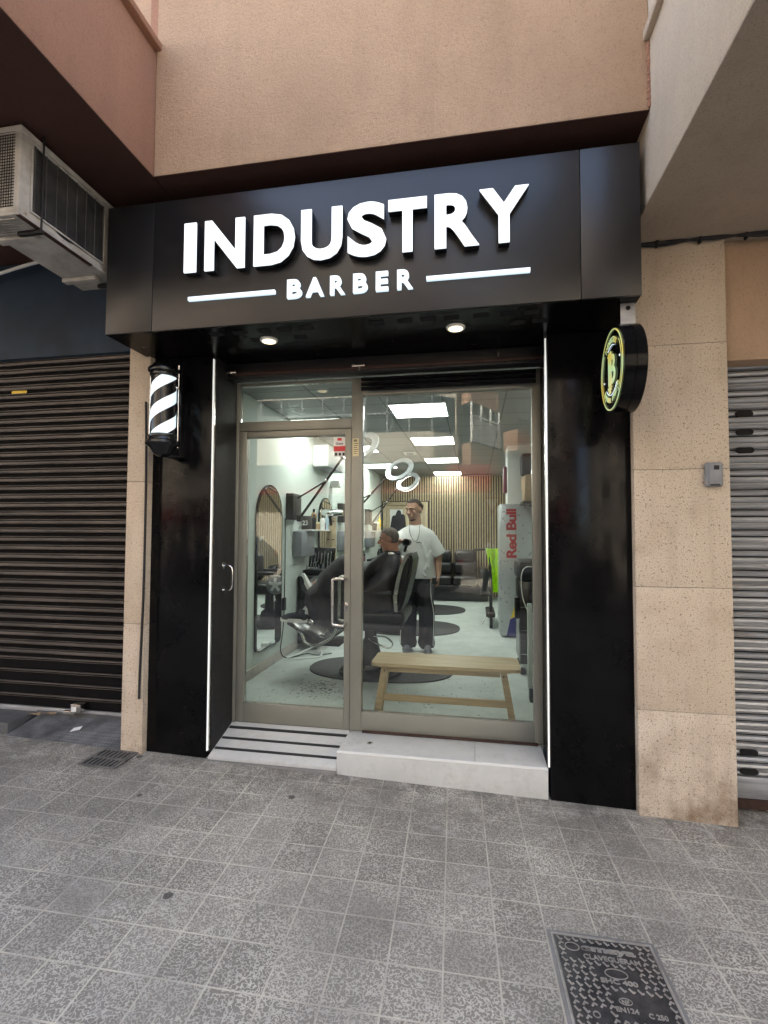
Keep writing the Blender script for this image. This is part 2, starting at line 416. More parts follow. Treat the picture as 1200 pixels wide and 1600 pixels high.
# ------------------------------------------------------------------ SETTING: ground
GS = -.027
def gz(x): return .012+GS*(x-.43)
def sheet(name, x0, x1, y0, y1, zf, m, thick=.3, n=1):
    mb = MB(); b = mb.bm
    def P(x, y, d): return b.verts.new((x, y, zf(x)-d))
    t = [P(x0, y0, 0), P(x1, y0, 0), P(x1, y1, 0), P(x0, y1, 0)]; q = [P(x0, y0, thick), P(x1, y0, thick), P(x1, y1, thick), P(x0, y1, thick)]
    b.faces.new(t); b.faces.new(q[::-1])
    for i in range(4): b.faces.new((t[i], q[i], q[(i+1) % 4], t[(i+1) % 4]))
    return tag(mb.build(name, m), kind='structure')
sheet('pavement', -60, 60, -1.2, 3.55, gz, 'paving')
sheet('road', -60, 60, -6.2, -1.2, lambda x: gz(x)-.14, 'asphalt')
sheet('opposite_pavement', -60, 60, -12, -6.2, gz, 'paving')

# interior room
MB().box(-2.3, 1.25, 3.52, 11.6, .0, .19).build('floor', 'micro')
MB().box(-2.3, 1.25, 3.56, 11.6, 2.9, 3.05).build('ceiling', 'ceiling')
MB().box(-2.3, -2.12, 3.56, 11.6, .19, 2.9).build('left_wall', 'mint')
MB().box(1.05, 1.25, 3.56, 11.6, .19, 2.9).build('right_wall', 'mint')
MB().box(-2.12, 1.05, 11.4, 11.6, .19, 2.9).build('back_wall', 'mint')
for n in ('floor', 'ceiling', 'left_wall', 'right_wall', 'back_wall'): tag(D.objects[n], kind='structure')
tag(MB().box(-2.12, -2.105, 3.6, 11.38, .19, .29, .003).build('skirting_board', 'skirting'), 'low stone skirting along the left interior wall', 'skirting')

# ------------------------------------------------------------------ own building
bl = thing('apartment_building', 'peach rendered apartment block over the black shopfront, with terracotta balcony and cream beam', 'building', (0, 3.2, 0))
ZW, YW, XL, XR = 3.75, 2.655, -1.91, .886
MB().box(XL, XR, YW, YW+.4, ZW, 12, .012).build('upper_wall', 'stucco', bl)
MB().box(-9, XR, YW+.3, 4.2, ZW+.002, 4.0).build('soffit', 'dark_soffit', bl)
MB().box(XL, XR, YW+.004, YW+.3, ZW-.001, ZW+.003).build('soffit_edge', 'dark_soffit', bl)
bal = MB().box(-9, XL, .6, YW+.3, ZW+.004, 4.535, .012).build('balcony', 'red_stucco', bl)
MB().box(-9, XL-.004, .604, YW+.3, ZW-.0, ZW+.006).build('balcony_underside', 'dark_soffit', bal)
MB().box(-9, XL+.04, .56, YW+.01, 4.536, 4.585, .01).build('coping', 'red_stucco', bal)
MB().box(-30, XL-.002, YW+.1, YW+.6, 4.54, 12).build('balcony_recess', 'stucco', bl)
MB().box(-30, 30, 3.3, 12, 4.05, 17).build('sun_block_storeys', 'stucco', bl)  # unseen storeys, height and width set to keep sun off the street
MB().box(-30, -9.05, 3.3, 12, -.5, 4.0).build('sun_block_storeys', 'stucco', bl)  # unseen side mass, added so no sun leaks in from the left
MB().box(9.05, 30, 3.3, 12, -.5, 4.0).build('sun_block_storeys', 'stucco', bl)  # its counterpart, added against sun leaking in from the right
MB().box(XL-.04, XL+.02, YW+.001, YW+.3, 4.59, 8.5).build('drain_pipe', 'red_stucco', bl)
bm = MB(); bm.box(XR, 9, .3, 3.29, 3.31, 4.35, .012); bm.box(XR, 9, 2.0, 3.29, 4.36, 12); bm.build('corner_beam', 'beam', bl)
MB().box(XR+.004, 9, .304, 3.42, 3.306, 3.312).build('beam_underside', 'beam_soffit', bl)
# small coping at the right end of the upper wall
MB().box(XR-.03, XR+.02, .3, YW, 4.11, 4.16, .006).build('ledge', 'beam', bl)
# irregular mortar line in the corner of wall and beam
mb = MB()
z = ZW+.02
while z < 4.1:
    mb.sph((XR-.004, YW-.004, z), .009+random.random()*.006, 5); z += .018
mb.build('mortar_joint', 'red_stucco', bl)
# side walls / masses
MB().box(-2.62, -2.2, 3.56, 4.2, 0, ZW).build('side_wall', 'black_matte', bl)
MB().box(.5, 1.6, 3.56, 3.9, 0, 3.31).build('side_wall', 'black_matte', bl)
MB().box(-9, 9, 11.7, 12, 0, 4.0).build('rear_wall', 'stucco', bl)
# wall above the right shutter
MB().box(1.44, 6, 3.17, 3.5, 2.6, 3.31, .004).build('lintel_wall', 'stucco', bl)
MB().box(4.4, 9, 3.1, 3.5, -.3, 3.31).build('far_pier', 'granolith', bl)
MB().box(-9, -5.4, 3.1, 3.5, -.1, ZW).build('far_pier', 'granolith', bl)

def pier(x0, x1, zt, joints, lab):
    t = thing('stone_pillar', lab, 'pillar', ((x0+x1)/2, 3.2, 0), 'speckled pillars beside the shopfront')
    zs = [-.1]+joints+[zt]
    for a, b in zip(zs, zs[1:]):
        MB().box(x0, x1, 3.12, 3.5, a+.0012, b-.0012, .0025).build('stone_panel', 'granolith', t)
    MB().box(x0+.006, x1-.006, 3.125, 3.49, -.05, zt-.01).build('core', 'concrete', t)
    return t
pier(.918, 1.424, 3.308, [.59, 1.291, 1.968, 2.696], 'wide speckled beige stone pillar right of the shopfront')
pier(-2.394, -2.232, 3.4, [.96, 1.944], 'narrow speckled beige stone pillar left of the shopfront')

# ------------------------------------------------------------------ fascia sign
sg = thing('fascia_sign', 'long black box sign with lit white INDUSTRY BARBER letters above the door', 'sign', (-.7, 3.0, 2.825))
F = 2.72
mb = MB()
mb.box(-2.265, -1.946, F, F+.02, 2.825, 3.635, .002); mb.box(-1.943, .5555, F, F+.02, 2.825, 3.635, .002); mb.box(.5585, .853, F, F+.02, 2.825, 3.635, .002)
mb.build('front_panel', 'sign', sg)
MB().box(-2.263, .851, F+.021, 3.16, 3.600, 3.632).build('top_panel', 'black', sg)
MB().box(-2.265, -2.245, F+.021, 3.11, 2.845, 3.6).build('end_panel', 'black', sg)
MB().box(.833, .853, F+.021, 3.11, 2.845, 3.6).build('end_panel', 'black', sg)
sof = MB().box(-2.265, .853, F+.021, 3.50, 2.825, 2.844).build('underside_panel', 'soffit_black', sg)
for x in (-1.61, -1.46, -1.30, -1.17, -1.03, -.60, -.435, -.30, -.165, 0.0, .145, .275):
    for y, dx in ((2.80, 0), (2.93, .06)):
        if y > 2.9 and random.random() < .4: continue
        MB().box(x+dx, x+dx+.085, y, y+.055, 2.8225, 2.8245).build('slot', 'hole', sof)
for x in (-1.284, -.105):
    rg = MB().lathe([(.052, 0), (.056, .006), (.056, .012), (.052, .012)], (x, 2.962, 2.811)).build('downlight', 'white', sg)
    MB().cyl((x, 2.962, 2.8085), (x, 2.962, 2.815), .041).build('lens', 'downlight', rg)
    lt = D.objects.new('downlight_beam', D.lights.new('downlight_beam', 'SPOT')); col.objects.link(lt)
    lt.data.energy = 1.9; lt.data.color = (1, .85, .6); lt.data.spot_size = R(120); lt.data.spot_blend = .8; lt.data.shadow_soft_size = .035
    lt.location = (0, 0, 0); lt.parent = rg; lt.location = Vector((x, 2.962, 2.80))-org(rg)
for ch, a, b in (('I', -1.697, -1.620), ('N', -1.564, -1.312), ('D', -1.255, -1.005), ('U', -.967, -.725), ('S', -.695, -.474), ('T', -.462, -.249), ('R', -.207, .031), ('Y', .033, .289)):
    lo, hi = (3.137, 3.436) if ch not in 'S' else (3.132, 3.441)
    mb = MB(); mb.add(text_bm(ch, b-a, hi-lo, .034, .046, a, lo, 2.691)); L = mb.build('letter', 'black', sg, 30)
    mb = MB(); mb.add(text_bm(ch, b-a, hi-lo, .034, .010, a, lo, 2.663)); mb.build('letter_face', 'letter', L, 30)
for ch, a, b in (('B', -1.063, -.976), ('A', -.950, -.842), ('R', -.805, -.718), ('B', -.670, -.587), ('E', -.539, -.469), ('R', -.418, -.330)):
    mb = MB(); mb.add(text_bm(ch, b-a, .110, .028, .02, a, 2.950, 2.708)); mb.build('letter', 'letter2', sg, 30)
for a, b in ((-1.692, -1.139), (-.255, .298)):
    MB().box(a, b, 2.698, 2.719, 2.987, 3.009, .001).build('light_bar', 'letter2', sg)

# ------------------------------------------------------------------ shopfront cladding, led strips
sh = thing('shopfront_cladding', 'gloss black panels framing the glass shopfront below the sign', 'cladding', (-.7, 3.3, 0))
MB().box(-2.232, -1.79, 3.17, 3.52, .03, 2.823, .002).build('side_panel', 'panel', sh)
MB().box(.445, .916, 3.17, 3.52, -.05, 2.823, .002).build('side_panel', 'panel', sh)
for x0, x1, zb in ((-1.789, -1.774, .12), (.428, .444, .20)):
    MB().box(x0+.004, x1-.005, 3.172, 3.180, zb, 2.80).build('led_strip', 'led', sh)
    MB().box(x0-.0, x1+.0, 3.181, 3.20, zb, 2.822).build('led_channel', 'steel', sh)
# reveals
mb = MB(); mb.box(-1.789, -1.768, 3.201, 3.50, .1, 2.823, .001); mb.build('reveal_panel', 'black_matte', sh)
mb = MB(); mb.box(.452, .462, 3.201, 3.50, .19, 2.823); mb.build('reveal_panel', 'black_matte', sh)

# rolled shutter box over the glazing
rs = thing('roller_shutter', 'black security shutter rolled up above the glass shopfront', 'roller shutter', (-.7, 3.45, 2.8))
MB().box(-1.767, .45, 3.36, 3.46, 2.715, 2.823, .004).build('housing', 'black_matte', rs)
MB().box(-1.76, .445, 3.34, 3.36, 2.73, 2.75, .002).build('bottom_rail', 'brown_frame', rs)
mb = MB()
for k in range(3):
    z = 2.705-.034*k; mb.poly([(-.79, 3.455, z), (-.79, 3.44, z-.006), (-.79, 3.438, z-.022), (-.79, 3.455, z-.030)], (1.20, 0, 0))
mb.build('slat_curtain', 'black', rs)
MB().box(-.83, -.74, 3.325, 3.34, 2.742, 2.765, .003).cyl((-.78, 3.33, 2.72), (-.78, 3.33, 2.745), .008).build('latch', 'steel', rs)
MB().cyl((.16, 3.33, 2.76), (.16, 3.33, 2.79), .009).build('bolt', 'steel', rs)
MB().box(-1.76, -1.68, 3.30, 3.34, 2.735, 2.755, .003).build('latch', 'steel', rs)

# ------------------------------------------------------------------ glazing
gw = thing('shop_window', 'champagne aluminium glazing frame with transom and large right pane', 'window', (-.7, 3.5, .19))
fy0, fy1 = 3.50, 3.56
mb = MB()
mb.box(-1.80, -1.745, fy0, fy1, .19, 2.72, .002)
mb.box(-.872, -.792, fy0-.004, fy1, .20, 2.72, .002)
mb.box(.388, .445, fy0, fy1, .20, 2.72, .002)
mb.box(-1.744, -.873, fy0, fy1, 2.355, 2.425, .002)
mb.box(-1.744, -.873, fy0, fy1, 2.70, 2.719, .002)
mb.box(-.791, .387, fy0, fy1, .205, .33, .003)
mb.box(-.791, .387, fy0, fy1, 2.59, 2.719, .002)
mb.build('frame', 'alu', gw)
MB().box(-1.743, -.874, 3.53, 3.536, 2.426, 2.699).build('transom_pane', 'glass', gw)
MB().box(-.790, .386, 3.53, 3.536, .331, 2.589).build('pane', 'glass', gw)
MB().box(-.78, .41, 3.478, 3.499, .196, .209, .003).build('sill_strip', 'brown_frame', gw)
lb = MB().box(-.863, -.817, 3.493, 3.4955, 2.146, 2.275).build('notice', 'cream', gw)
mb = MB()
for k in range(7): mb.box(-.855, -.829+.004*(k % 3), 3.4915, 3.4925, 2.165+k*.014, 2.169+k*.014)
mb.box(-.855, -.828, 3.4915, 3.4925, 2.258, 2.266)
mb.build('print', 'black_matte', lb)

dr = thing('glass_door', 'left glass door in a champagne aluminium frame with steel pull handle', 'door', (-1.31, 3.5, .19))
mb = MB()
mb.box(-1.741, -1.685, fy0+.004, fy1-.004, .20, 2.351, .002)
mb.box(-.921, -.876, fy0+.004, fy1-.004, .20, 2.351, .002)
mb.box(-1.684, -.922, fy0+.004, fy1-.004, 2.305, 2.351, .002)
mb.box(-1.684, -.922, fy0+.004, fy1-.004, .20, .335, .002)
mb.build('frame', 'alu', dr)
MB().box(-1.683, -.923, 3.53, 3.536, .336, 2.304).build('pane', 'glass', dr)
for y0, s in ((3.503, -1), (3.557, 1)):
    yo = y0+s*.065; x = -.905; xo = -.985
    MB().tube([(x, y0, 1.265), (x-.005, yo, 1.268), (x-.035, yo, 1.268), (xo, yo, 1.262), (xo-.004, yo, 1.225), (xo-.004, yo, 1.10), (xo-.004, yo, .985), (xo, yo, .948), (x-.035, yo, .940), (x-.005, yo, .940), (x, y0, .943)], .011, 14, 6).build('handle', 'steel', dr)
mb = MB(); mb.cyl((-.902, 3.500, 1.065), (-.902, 3.492, 1.065), .013); mb.box(-.912, -.892, 3.494, 3.503, 1.035, 1.095, .004); mb.build('lock', 'steel', dr)
st = MB().box(-1.012, -.924, 3.526, 3.529, 2.150, 2.292).build('alarm_sticker', 'white', dr)
MB().box(-1.012, -.924, 3.5235, 3.525, 2.190, 2.228).build('red_band', 'sticker_red', st)
MB().box(-.985, -.953, 3.5235, 3.525, 2.268, 2.288).build('red_mark', 'sticker_red', st)
mb = MB()
b = text_bm('Grant', .055, .018, .02, .001, -.997, 2.238, 3.5245); mb.add(b)
for x in (-1.003, -.974, -.946): mb.box(x, x+.017, 3.5242, 3.525, 2.158, 2.178)
mb.build('print', 'black_matte', st)
MB().box(-1.742, -.874, 3.515, 3.55, .191, .199).build('threshold', 'black_matte', dr)

# side pull handle on the left reveal
hd = thing('pull_handle', 'small curved chrome handle on the black left reveal beside the door', 'handle', (-1.75, 3.35, 1.27))
MB().tube([(-1.768, 3.33, 1.355), (-1.725, 3.33, 1.357), (-1.700, 3.33, 1.335), (-1.696, 3.33, 1.27), (-1.700, 3.33, 1.205), (-1.725, 3.33, 1.183), (-1.768, 3.33, 1.185)], .0065, 12, 6).build('bar', 'chrome', hd)
for z in (1.355, 1.185): MB().cyl((-1.768, 3.33, z), (-1.760, 3.33, z), .022).build('rosette', 'chrome', hd)

# ------------------------------------------------------------------ step and ramp
stp = thing('entrance_step', 'grey porcelain step in front of the large right pane', 'step', (-.2, 3.3, 0))
MB().box(-.872, -.002, 3.180, 3.515, -.05, .193, .001).build('tread_slab', 'step', stp)
MB().box(.0, .428, 3.180, 3.515, -.05, .193, .001).build('tread_slab', 'step', stp)
MB().box(-.874, .429, 3.168, 3.1795, -.05, .182, .001).build('riser', 'step', stp)
MB().box(-.874, .429, 3.166, 3.1795, .183, .195, .001).build('edge_trim', 'white', stp)
mb = MB(); mb.lathe([(.020, 0), (.019, .004), (.010, .004)], (-.69, 3.326, .1925)); mb.build('drain_cap', 'steel', stp)
MB().cyl((-.69, 3.326, .190), (-.69, 3.326, .1975), .009).build('cap_hole', 'hole', stp)
rp = thing('entrance_ramp', 'short pale tiled ramp with black anti-slip strips at the door', 'ramp', (-1.3, 3.3, 0))
mb = MB()
def rz(y): return .088+(.190-.088)*(y-3.165)/(3.50-3.165)
def ramp_piece(mb, y0, y1, up_, x0, x1, low=.3):
    mb.poly([(x0, y0, rz(y0)+up_), (x0, y1, rz(y1)+up_), (x0, y1, rz(y1)+up_-low), (x0, y0, rz(y0)+up_-low)], (x1-x0, 0, 0))
for a, b in ((3.165, 3.250), (3.256, 3.345), (3.351, 3.44), (3.446, 3.514)): ramp_piece(mb, a, b, 0, -1.768, -.876)
mb.build('tile_surface', 'step', rp)
mb = MB()
for y in (3.235, 3.335, 3.445): ramp_piece(mb, y, y+.020, .003, -1.762, -.878, .006)
mb.build('grip_strip', 'rubber', rp)
MB().box(-1.80, -.876, 3.146, 3.163, .0, .072, .004).build('mortar_bead', 'concrete', rp)

# ------------------------------------------------------------------ side shutters
def profile_sheet(x0, x1, prof, y, dark=()):
    mb = MB(); b = mb.bm
    NX = 40; cols = []
    for k in range(NX+1):
        x = x0+(x1-x0)*k/NX
        cols.append([b.verts.new((x, y+p[0]+.006*noise.noise(Vector((x*2.3, p[1]*2.0, y)))+.0025*noise.noise(Vector((x*6, p[1]*14, 5))), p[1]+.0012*noise.noise(Vector((x*3, round(p[1]*14), 1))))) for p in prof])
    for i in range(len(prof)-1):
        for k in range(NX):
            a, c = cols[k], cols[k+1]; f = b.faces.new((a[i], c[i], c[i+1], a[i+1])); f.material_index = 1 if i in dark else 0
    return mb
ls = thing('roller_shutter', 'closed dark brown roller shutter left of the shopfront', 'roller shutter', (-4, 3.42, .2))
prof = []; dark = set(); z = .235
def add_slat(pts, z):
    for dy, dz, dk in pts:
        if dk: dark.add(len(prof))
        prof.append((dy, z+dz))
for k in range(4):
    add_slat(((.006, 0, 1), (.0, .004, 1), (.0, .068, 0), (-.012, .070, 0), (-.014, .076, 1), (.0, .0765, 1), (.0, .0815, 0), (-.010, .082, 0), (-.010, .090, 0), (.006, .0905, 1)), z); z += .095
while z < 2.92:
    add_slat(((.010, 0, 1), (.006, .027, 0), (-.008, .028, 0), (-.013, .038, 0), (-.012, .048, 0), (-.004, .053, 1), (.006, .0535, 1), (.006, .0575, 0), (-.008, .058, 0), (-.010, .065, 1)), z); z += .0675
lc = profile_sheet(-5.4, -2.56, prof, 3.415, dark).build('slat_curtain', 'brown_shutter', ls); lc.data.materials.append(M['old_black'])
MB().box(-5.4, -2.56, 3.405, 3.43, .195, .232, .004).build('bottom_rail', 'galv', ls)
MB().box(-2.60, -2.57, 3.40, 3.46, .2, 2.97).build('guide_rail', 'brown_frame', ls)
MB().box(-5.4, -2.4, 3.44, 3.5, .1, 3.0).build('backing', 'hole', ls)
lk = MB().box(-2.985, -2.90, 3.33, 3.395, .235, .300, .004).build('lock_box', 'steel', ls)
MB().box(-2.975, -2.935, 3.3275, 3.3295, .248, .285).build('lock_label', 'white', lk)
MB().box(-3.08, -2.98, 3.36, 3.385, .215, .235, .003, Matrix.Translation((0, 0, 0))).build('hasp', 'steel', ls)
tag(MB().box(-3.66, -3.52, 3.390, 3.3925, 2.700, 2.722).build('tape_strip', 'yellow'), 'torn strip of yellow tape stuck on the brown shutter', 'tape')

rsh = thing('roller_shutter', 'closed galvanised grey roller shutter at the right edge', 'roller shutter', (3, 3.33, 0))
prof = []; dark = set(); z = .185
while z < 2.6:
    add_slat(((.004, 0, 0), (-.014, .006, 0), (-.020, .016, 0), (-.016, .026, 0), (-.002, .032, 0), (-.002, .036, 0), (-.018, .042, 0), (-.024, .056, 0), (-.020, .068, 0), (-.004, .074, 1), (-.004, .079, 0), (-.018, .084, 0), (-.022, .096, 0), (-.014, .108, 0), (.002, .113, 1), (.002, .118, 0)), z); z += .12
rc_ = profile_sheet(1.40, 4.4, prof, 3.325, dark).build('slat_curtain', 'galv', rsh); rc_.data.materials.append(M['old_black'])
MB().box(1.40, 4.4, 3.30, 3.34, .06, .184, .004).build('bottom_rail', 'galv', rsh)
MB().box(1.40, 4.4, 3.305, 3.345, .0, .055).build('rusty_edge', 'brown_frame', rsh)
MB().box(1.40, 4.4, 3.36, 3.42, 0, 2.6).build('backing', 'hole', rsh)
def slot(cx, cz):
    mb = MB(); pts = []
    for i in range(24):
        a = 2*math.pi*i/24; dx = .030 if math.cos(a) > 0 else -.030
        pts.append((cx+dx+.018*math.cos(a), 3.2975, cz+.018*math.sin(a)))
    return mb.poly(pts, (0, .006, 0))
for cx, cz in ((1.59, 2.315), (1.59, 2.205), (1.59, 2.095), (1.57, .325), (1.57, .215), (1.85, .325), (1.85, .215)):
    slot(cx, cz).build('ventilation_slot', 'hole', rsh)

tag(MB().box(-5.4, -2.398, 3.36, 3.43, 2.972, 3.745, .003).build('fascia_board', 'blue'), 'dark blue painted fascia board above the brown shutter', 'fascia board')
pb = thing('threshold_slab', 'dark stone doorstep slab under the brown shutter at the left edge', 'doorstep', (-3.9, 3.3, .1))
MB().box(-5.4, -3.36, 3.17, 3.43, .0, .195, .008).build('slab', 'dark_slab', pb)
tp = thing('tread_plate', 'worn grey tread plate ramp in front of the brown shutter', 'ramp plate', (-2.9, 3.3, .1))
mb = MB(); mb.poly([(-3.36, 3.145, .113), (-3.30, 3.40, .190), (-2.40, 3.40, .186), (-2.42, 3.150, .092)], (0, 0, -.12)); mb.build('plate', 'tread', tp)
MB().box(-3.34, -2.40, 3.395, 3.44, .0, .21).build('riser', 'dark_slab', tp)
tag(MB().box(-5.4, -2.40, 3.42, 3.55, -.1, .19).build('shutter_base', 'concrete'), 'worn concrete base under the brown shutter', 'base')
# leaves & paper
for i, (x, y) in enumerate(((-3.27, 3.35), (-3.22, 3.37), (-3.30, 3.33), (-3.18, 3.36))):
    mb = MB(); n = 10; z = .205
    pts = []
    a0 = random.random()*6
    for k in range(n):
        a = 2*math.pi*k/n; r = .035*(abs(math.cos(a))**1.2)+.010
        pts.append((x+r*math.cos(a)*math.cos(a0)-.012*math.sin(a)*math.sin(a0), y+r*math.cos(a)*math.sin(a0)+.012*math.sin(a)*math.cos(a0), z+.006*math.sin(a*2)+i*.002))
    mb.poly(pts, (0, 0, .001))
    tag(mb.build('dry_leaf', 'cardboard'), 'dry brown leaf under the brown shutter, %s of the four' % ('second from left', 'third from left', 'leftmost', 'rightmost')[i], 'leaf', 'dry leaves under the brown shutter')
pp = MB(); pp.poly([(-2.90, 3.235, .140), (-2.84, 3.262, .150), (-2.845, 3.295, .162), (-2.895, 3.27, .155)], (0, 0, .0015))
tag(pp.build('paper_scrap', 'white'), 'white paper scrap lying on the tread plate', 'litter')

# grate, manhole
gr = thing('drain_grate', 'small cast iron drain grate set in the paving by the left pillar', 'drain grate', (-2.385, 3.0, gz(-2.385)))
g0 = gz(-2.38)+.004
def tilt(x, y, d): return (x, y, gz(x)+d)
MB().poly([tilt(-2.51, 2.885, .003), tilt(-2.26, 2.885, .003), tilt(-2.26, 3.12, .003), tilt(-2.51, 3.12, .003)], (0, 0, .002)).build('pit', 'hole', gr)
mb = MB()
for (a, b, c, d) in ((-2.515, -2.255, 2.88, 2.897), (-2.515, -2.255, 3.108, 3.125), (-2.515, -2.255, 2.992, 3.012), (-2.515, -2.498, 2.897, 3.108), (-2.272, -2.255, 2.897, 3.108)):
    mb.poly([tilt(a, c, .0055), tilt(b, c, .0055), tilt(b, d, .0055), tilt(a, d, .0055)], (0, 0, .006))
for k in range(7):
    x = -2.479+k*.0305
    for c, d in ((2.898, 2.991), (3.013, 3.107)):
        mb.poly([tilt(x, c, .005), tilt(x+.012, c, .005), tilt(x+.012, d, .005), tilt(x, d, .005)], (0, 0, .006))
mb.build('bars', 'grate_iron', gr)

mh = thing('manhole_cover', 'square cast iron manhole cover with raised lettering in the paving at the lower right', 'manhole cover', (.485, 1.94, gz(.485)))
a = R(2.2); mm = Matrix.Translation((.485, 1.942, gz(.485)+.003)) @ Matrix.Rotation(math.atan(GS), 4, 'Y').inverted() @ Matrix.Rotation(a, 4, 'Z')
W2, H2 = .178, .188
MB().box(-W2-.022, W2+.022, -H2-.022, H2+.022, -.02, .002, .001, mm).build('mortar_surround', 'concrete', mh)
mb = MB()
for q in ((-W2-.008, W2+.008, H2, H2+.008), (-W2-.008, W2+.008, -H2-.008, -H2), (-W2-.008, -W2, -H2, H2), (W2, W2+.008, -H2, H2)): mb.box(q[0], q[1], q[2], q[3], -.01, .006, .001, mm)
mb.build('frame', 'iron_edge', mh)
MB().box(-W2+.002, W2-.002, -H2+.002, H2-.002, -.01, .004, .001, mm).build('plate', 'iron', mh)
def flat_text(mb, s, x0, y0, w, h, bold=.02, z=.0048, ex=.0024):
    b = text_bm(s, w, h, bold, ex, x0, y0, 0)
    for v in b.verts: v.co = Vector((v.co.x, v.co.z, z+v.co.y))
    mb.add(b, mm)
mb = MB()
flat_text(mb, 'CLAVEGUERAM', -.085, .088, .200, .022)
flat_text(mb, 'SHC 400', -.050, -.005, .125, .020, .035)
flat_text(mb, 'EN124', -.03, -.110, .072, .018)
flat_text(mb, 'C 250', .07, -.118, .060, .018)
flat_text(mb, 'NF', -.002, -.078, .024, .014)
mb.build('lettering', 'iron_edge', mh)
mb = MB(); flat_text(mb, 'emaya', -.085, .117, .195, .030, .05)
mb.build('brand_lettering', 'iron_edge', mh)
mb = MB()
def ring(mb, cx, cy, rx, ry, w, z=.0052, h=.0022):
    n = 28; b = bmesh.new(); o_, i_, O, I = [], [], [], []
    for k in range(n):
        c, s = math.cos(2*math.pi*k/n), math.sin(2*math.pi*k/n)
        O.append(b.verts.new((cx+rx*c, cy+ry*s, z))); I.append(b.verts.new((cx+(rx-w)*c, cy+(ry-w)*s, z)))
        o_.append(b.verts.new((cx+rx*c, cy+ry*s, z+h))); i_.append(b.verts.new((cx+(rx-w)*c, cy+(ry-w)*s, z+h)))
    for k in range(n):
        j = (k+1) % n
        b.faces.new((o_[k], o_[j], i_[j], i_[k])); b.faces.new((O[k], O[j], o_[j], o_[k])); b.faces.new((i_[k], i_[j], I[j], I[k]))
    mb.add(b, mm)
ring(mb, -.118, .135, .027, .020, .003); ring(mb, .010, -.071, .022, .013, .002); ring(mb, .012, .036, .040, .022, .003); ring(mb, -.10, -.135, .012, .012, .003)
blocked = ((-.150, .118, .083, .160), (-.055, .08, -.010, .062), (-.035, .135, -.122, -.055), (-.12, -.08, -.15, -.12))
def chev(x, y, t):
    for (a0, a1, b0, b1) in blocked:
        if a0-.008 < x < a1+.008 and b0-.008 < y < b1+.008: return
    if t:
        mb.box(-.0035, .0035, -.011, .011, .005, .0075, .001, mm @ Matrix.Translation((x, y, 0)) @ Matrix.Rotation(R(35), 4, 'Z'))
        mb.box(.001, .009, -.0115, -.0055, .005, .0074, .001, mm @ Matrix.Translation((x, y, 0)) @ Matrix.Rotation(R(35), 4, 'Z'))
    else:
        mb.box(-.0035, .0035, -.009, .009, .005, .0075, .001, mm @ Matrix.Translation((x, y, 0)) @ Matrix.Rotation(R(-35), 4, 'Z'))
        mb.box(-.001, .011, .004, .0095, .005, .0074, .001, mm @ Matrix.Translation((x, y, 0)) @ Matrix.Rotation(R(-35), 4, 'Z'))
for r in range(15):
    for c in range(12): chev(-.160+c*.029, .170-r*.0245, (r % 2) == 0)
mb.build('tread_pattern', 'iron_edge', mh)

# ------------------------------------------------------------------ barber pole
bp = thing('barber_pole', 'black and white striped barber pole on the left black panel', 'barber pole', (-2.015, 3.15, 2.05))
px, py = -2.015, 2.96
MB().lathe([(.0, 0), (.030, .004), (.055, .022), (.072, .048), (.084, .064), (.100, .074), (.108, .088), (.105, .104), (.090, .112), (.086, .128), (.090, .132), (.090, .142), (.080, .150)], (px, py, 2.085)).build('lower_cap', 'black', bp)
MB().lathe([(.080, 0), (.088, .006), (.088, .018), (.084, .022), (.098, .032), (.100, .048), (.094, .058), (.080, .064), (.068, .085), (.040, .100), (.0, .105)], (px, py, 2.615)).build('upper_cap', 'black', bp)
# cylinder: helical bands, alternate black and white, butted edge to edge
def helix_band(name, m, ph, frac, r0=.078):
    b = MB(); bm_ = b.bm; n = 72; z0, z1, pitch_ = 2.236, 2.614, .325; rows = 60; g = {}
    for i in range(n+1):
        for j in range(rows+1):
            z = z0+(z1-z0)*j/rows; a = 2*math.pi*i/n
            g[i, j] = (Vector((px+r0*math.cos(a), py+r0*math.sin(a), z)), )
    V = {}
    # cut along the band: parametrise by s in [0,frac] around turn
    turns = int((z1-z0)/pitch_)+2
    for t in range(-turns, turns+1):
        prev = None
        for i in range(0, n+1):
            a = 2*math.pi*i/n
            lo = z0+((i/n)+t+ph)*pitch_; hi = lo+frac*pitch_
            lo2, hi2 = max(z0, min(z1, lo)), max(z0, min(z1, hi))
            cur = None
            if hi2-lo2 > 1e-5:
                cur = [bm_.verts.new((px+r0*math.cos(a), py+r0*math.sin(a), zz)) for zz in (lo2, hi2)]
            if prev and cur: bm_.faces.new((prev[0], cur[0], cur[1], prev[1]))
            prev = cur
    return b.build(name, m, bp, 60)
for q in (0, .5):
    helix_band('white_stripe', 'pole_white', .10+q, .25)
    helix_band('black_stripe', 'black', .35+q, .25, .0775)
mb = MB(); mb.box(px-.055, px+.055, py+.11, 3.169, 2.10, 2.69, .01); mb.box(px-.03, px+.03, py+.06, py+.12, 2.655, 2.685, .004); mb.box(px-.03, px+.03, py+.06, py+.12, 2.13, 2.17, .004)
mb.build('wall_bracket', 'black', bp)
mb = MB(); mb.cyl((px+.088, py+.03, 2.15), (px+.088, py+.03, 2.70), .004); mb.cyl((px-.085, py-.02, 2.22), (px-.085, py-.02, 2.635), .003); mb.sph((px+.088, py+.01, 2.545), .012, 8)
mb.build('side_rod', 'chrome', bp)

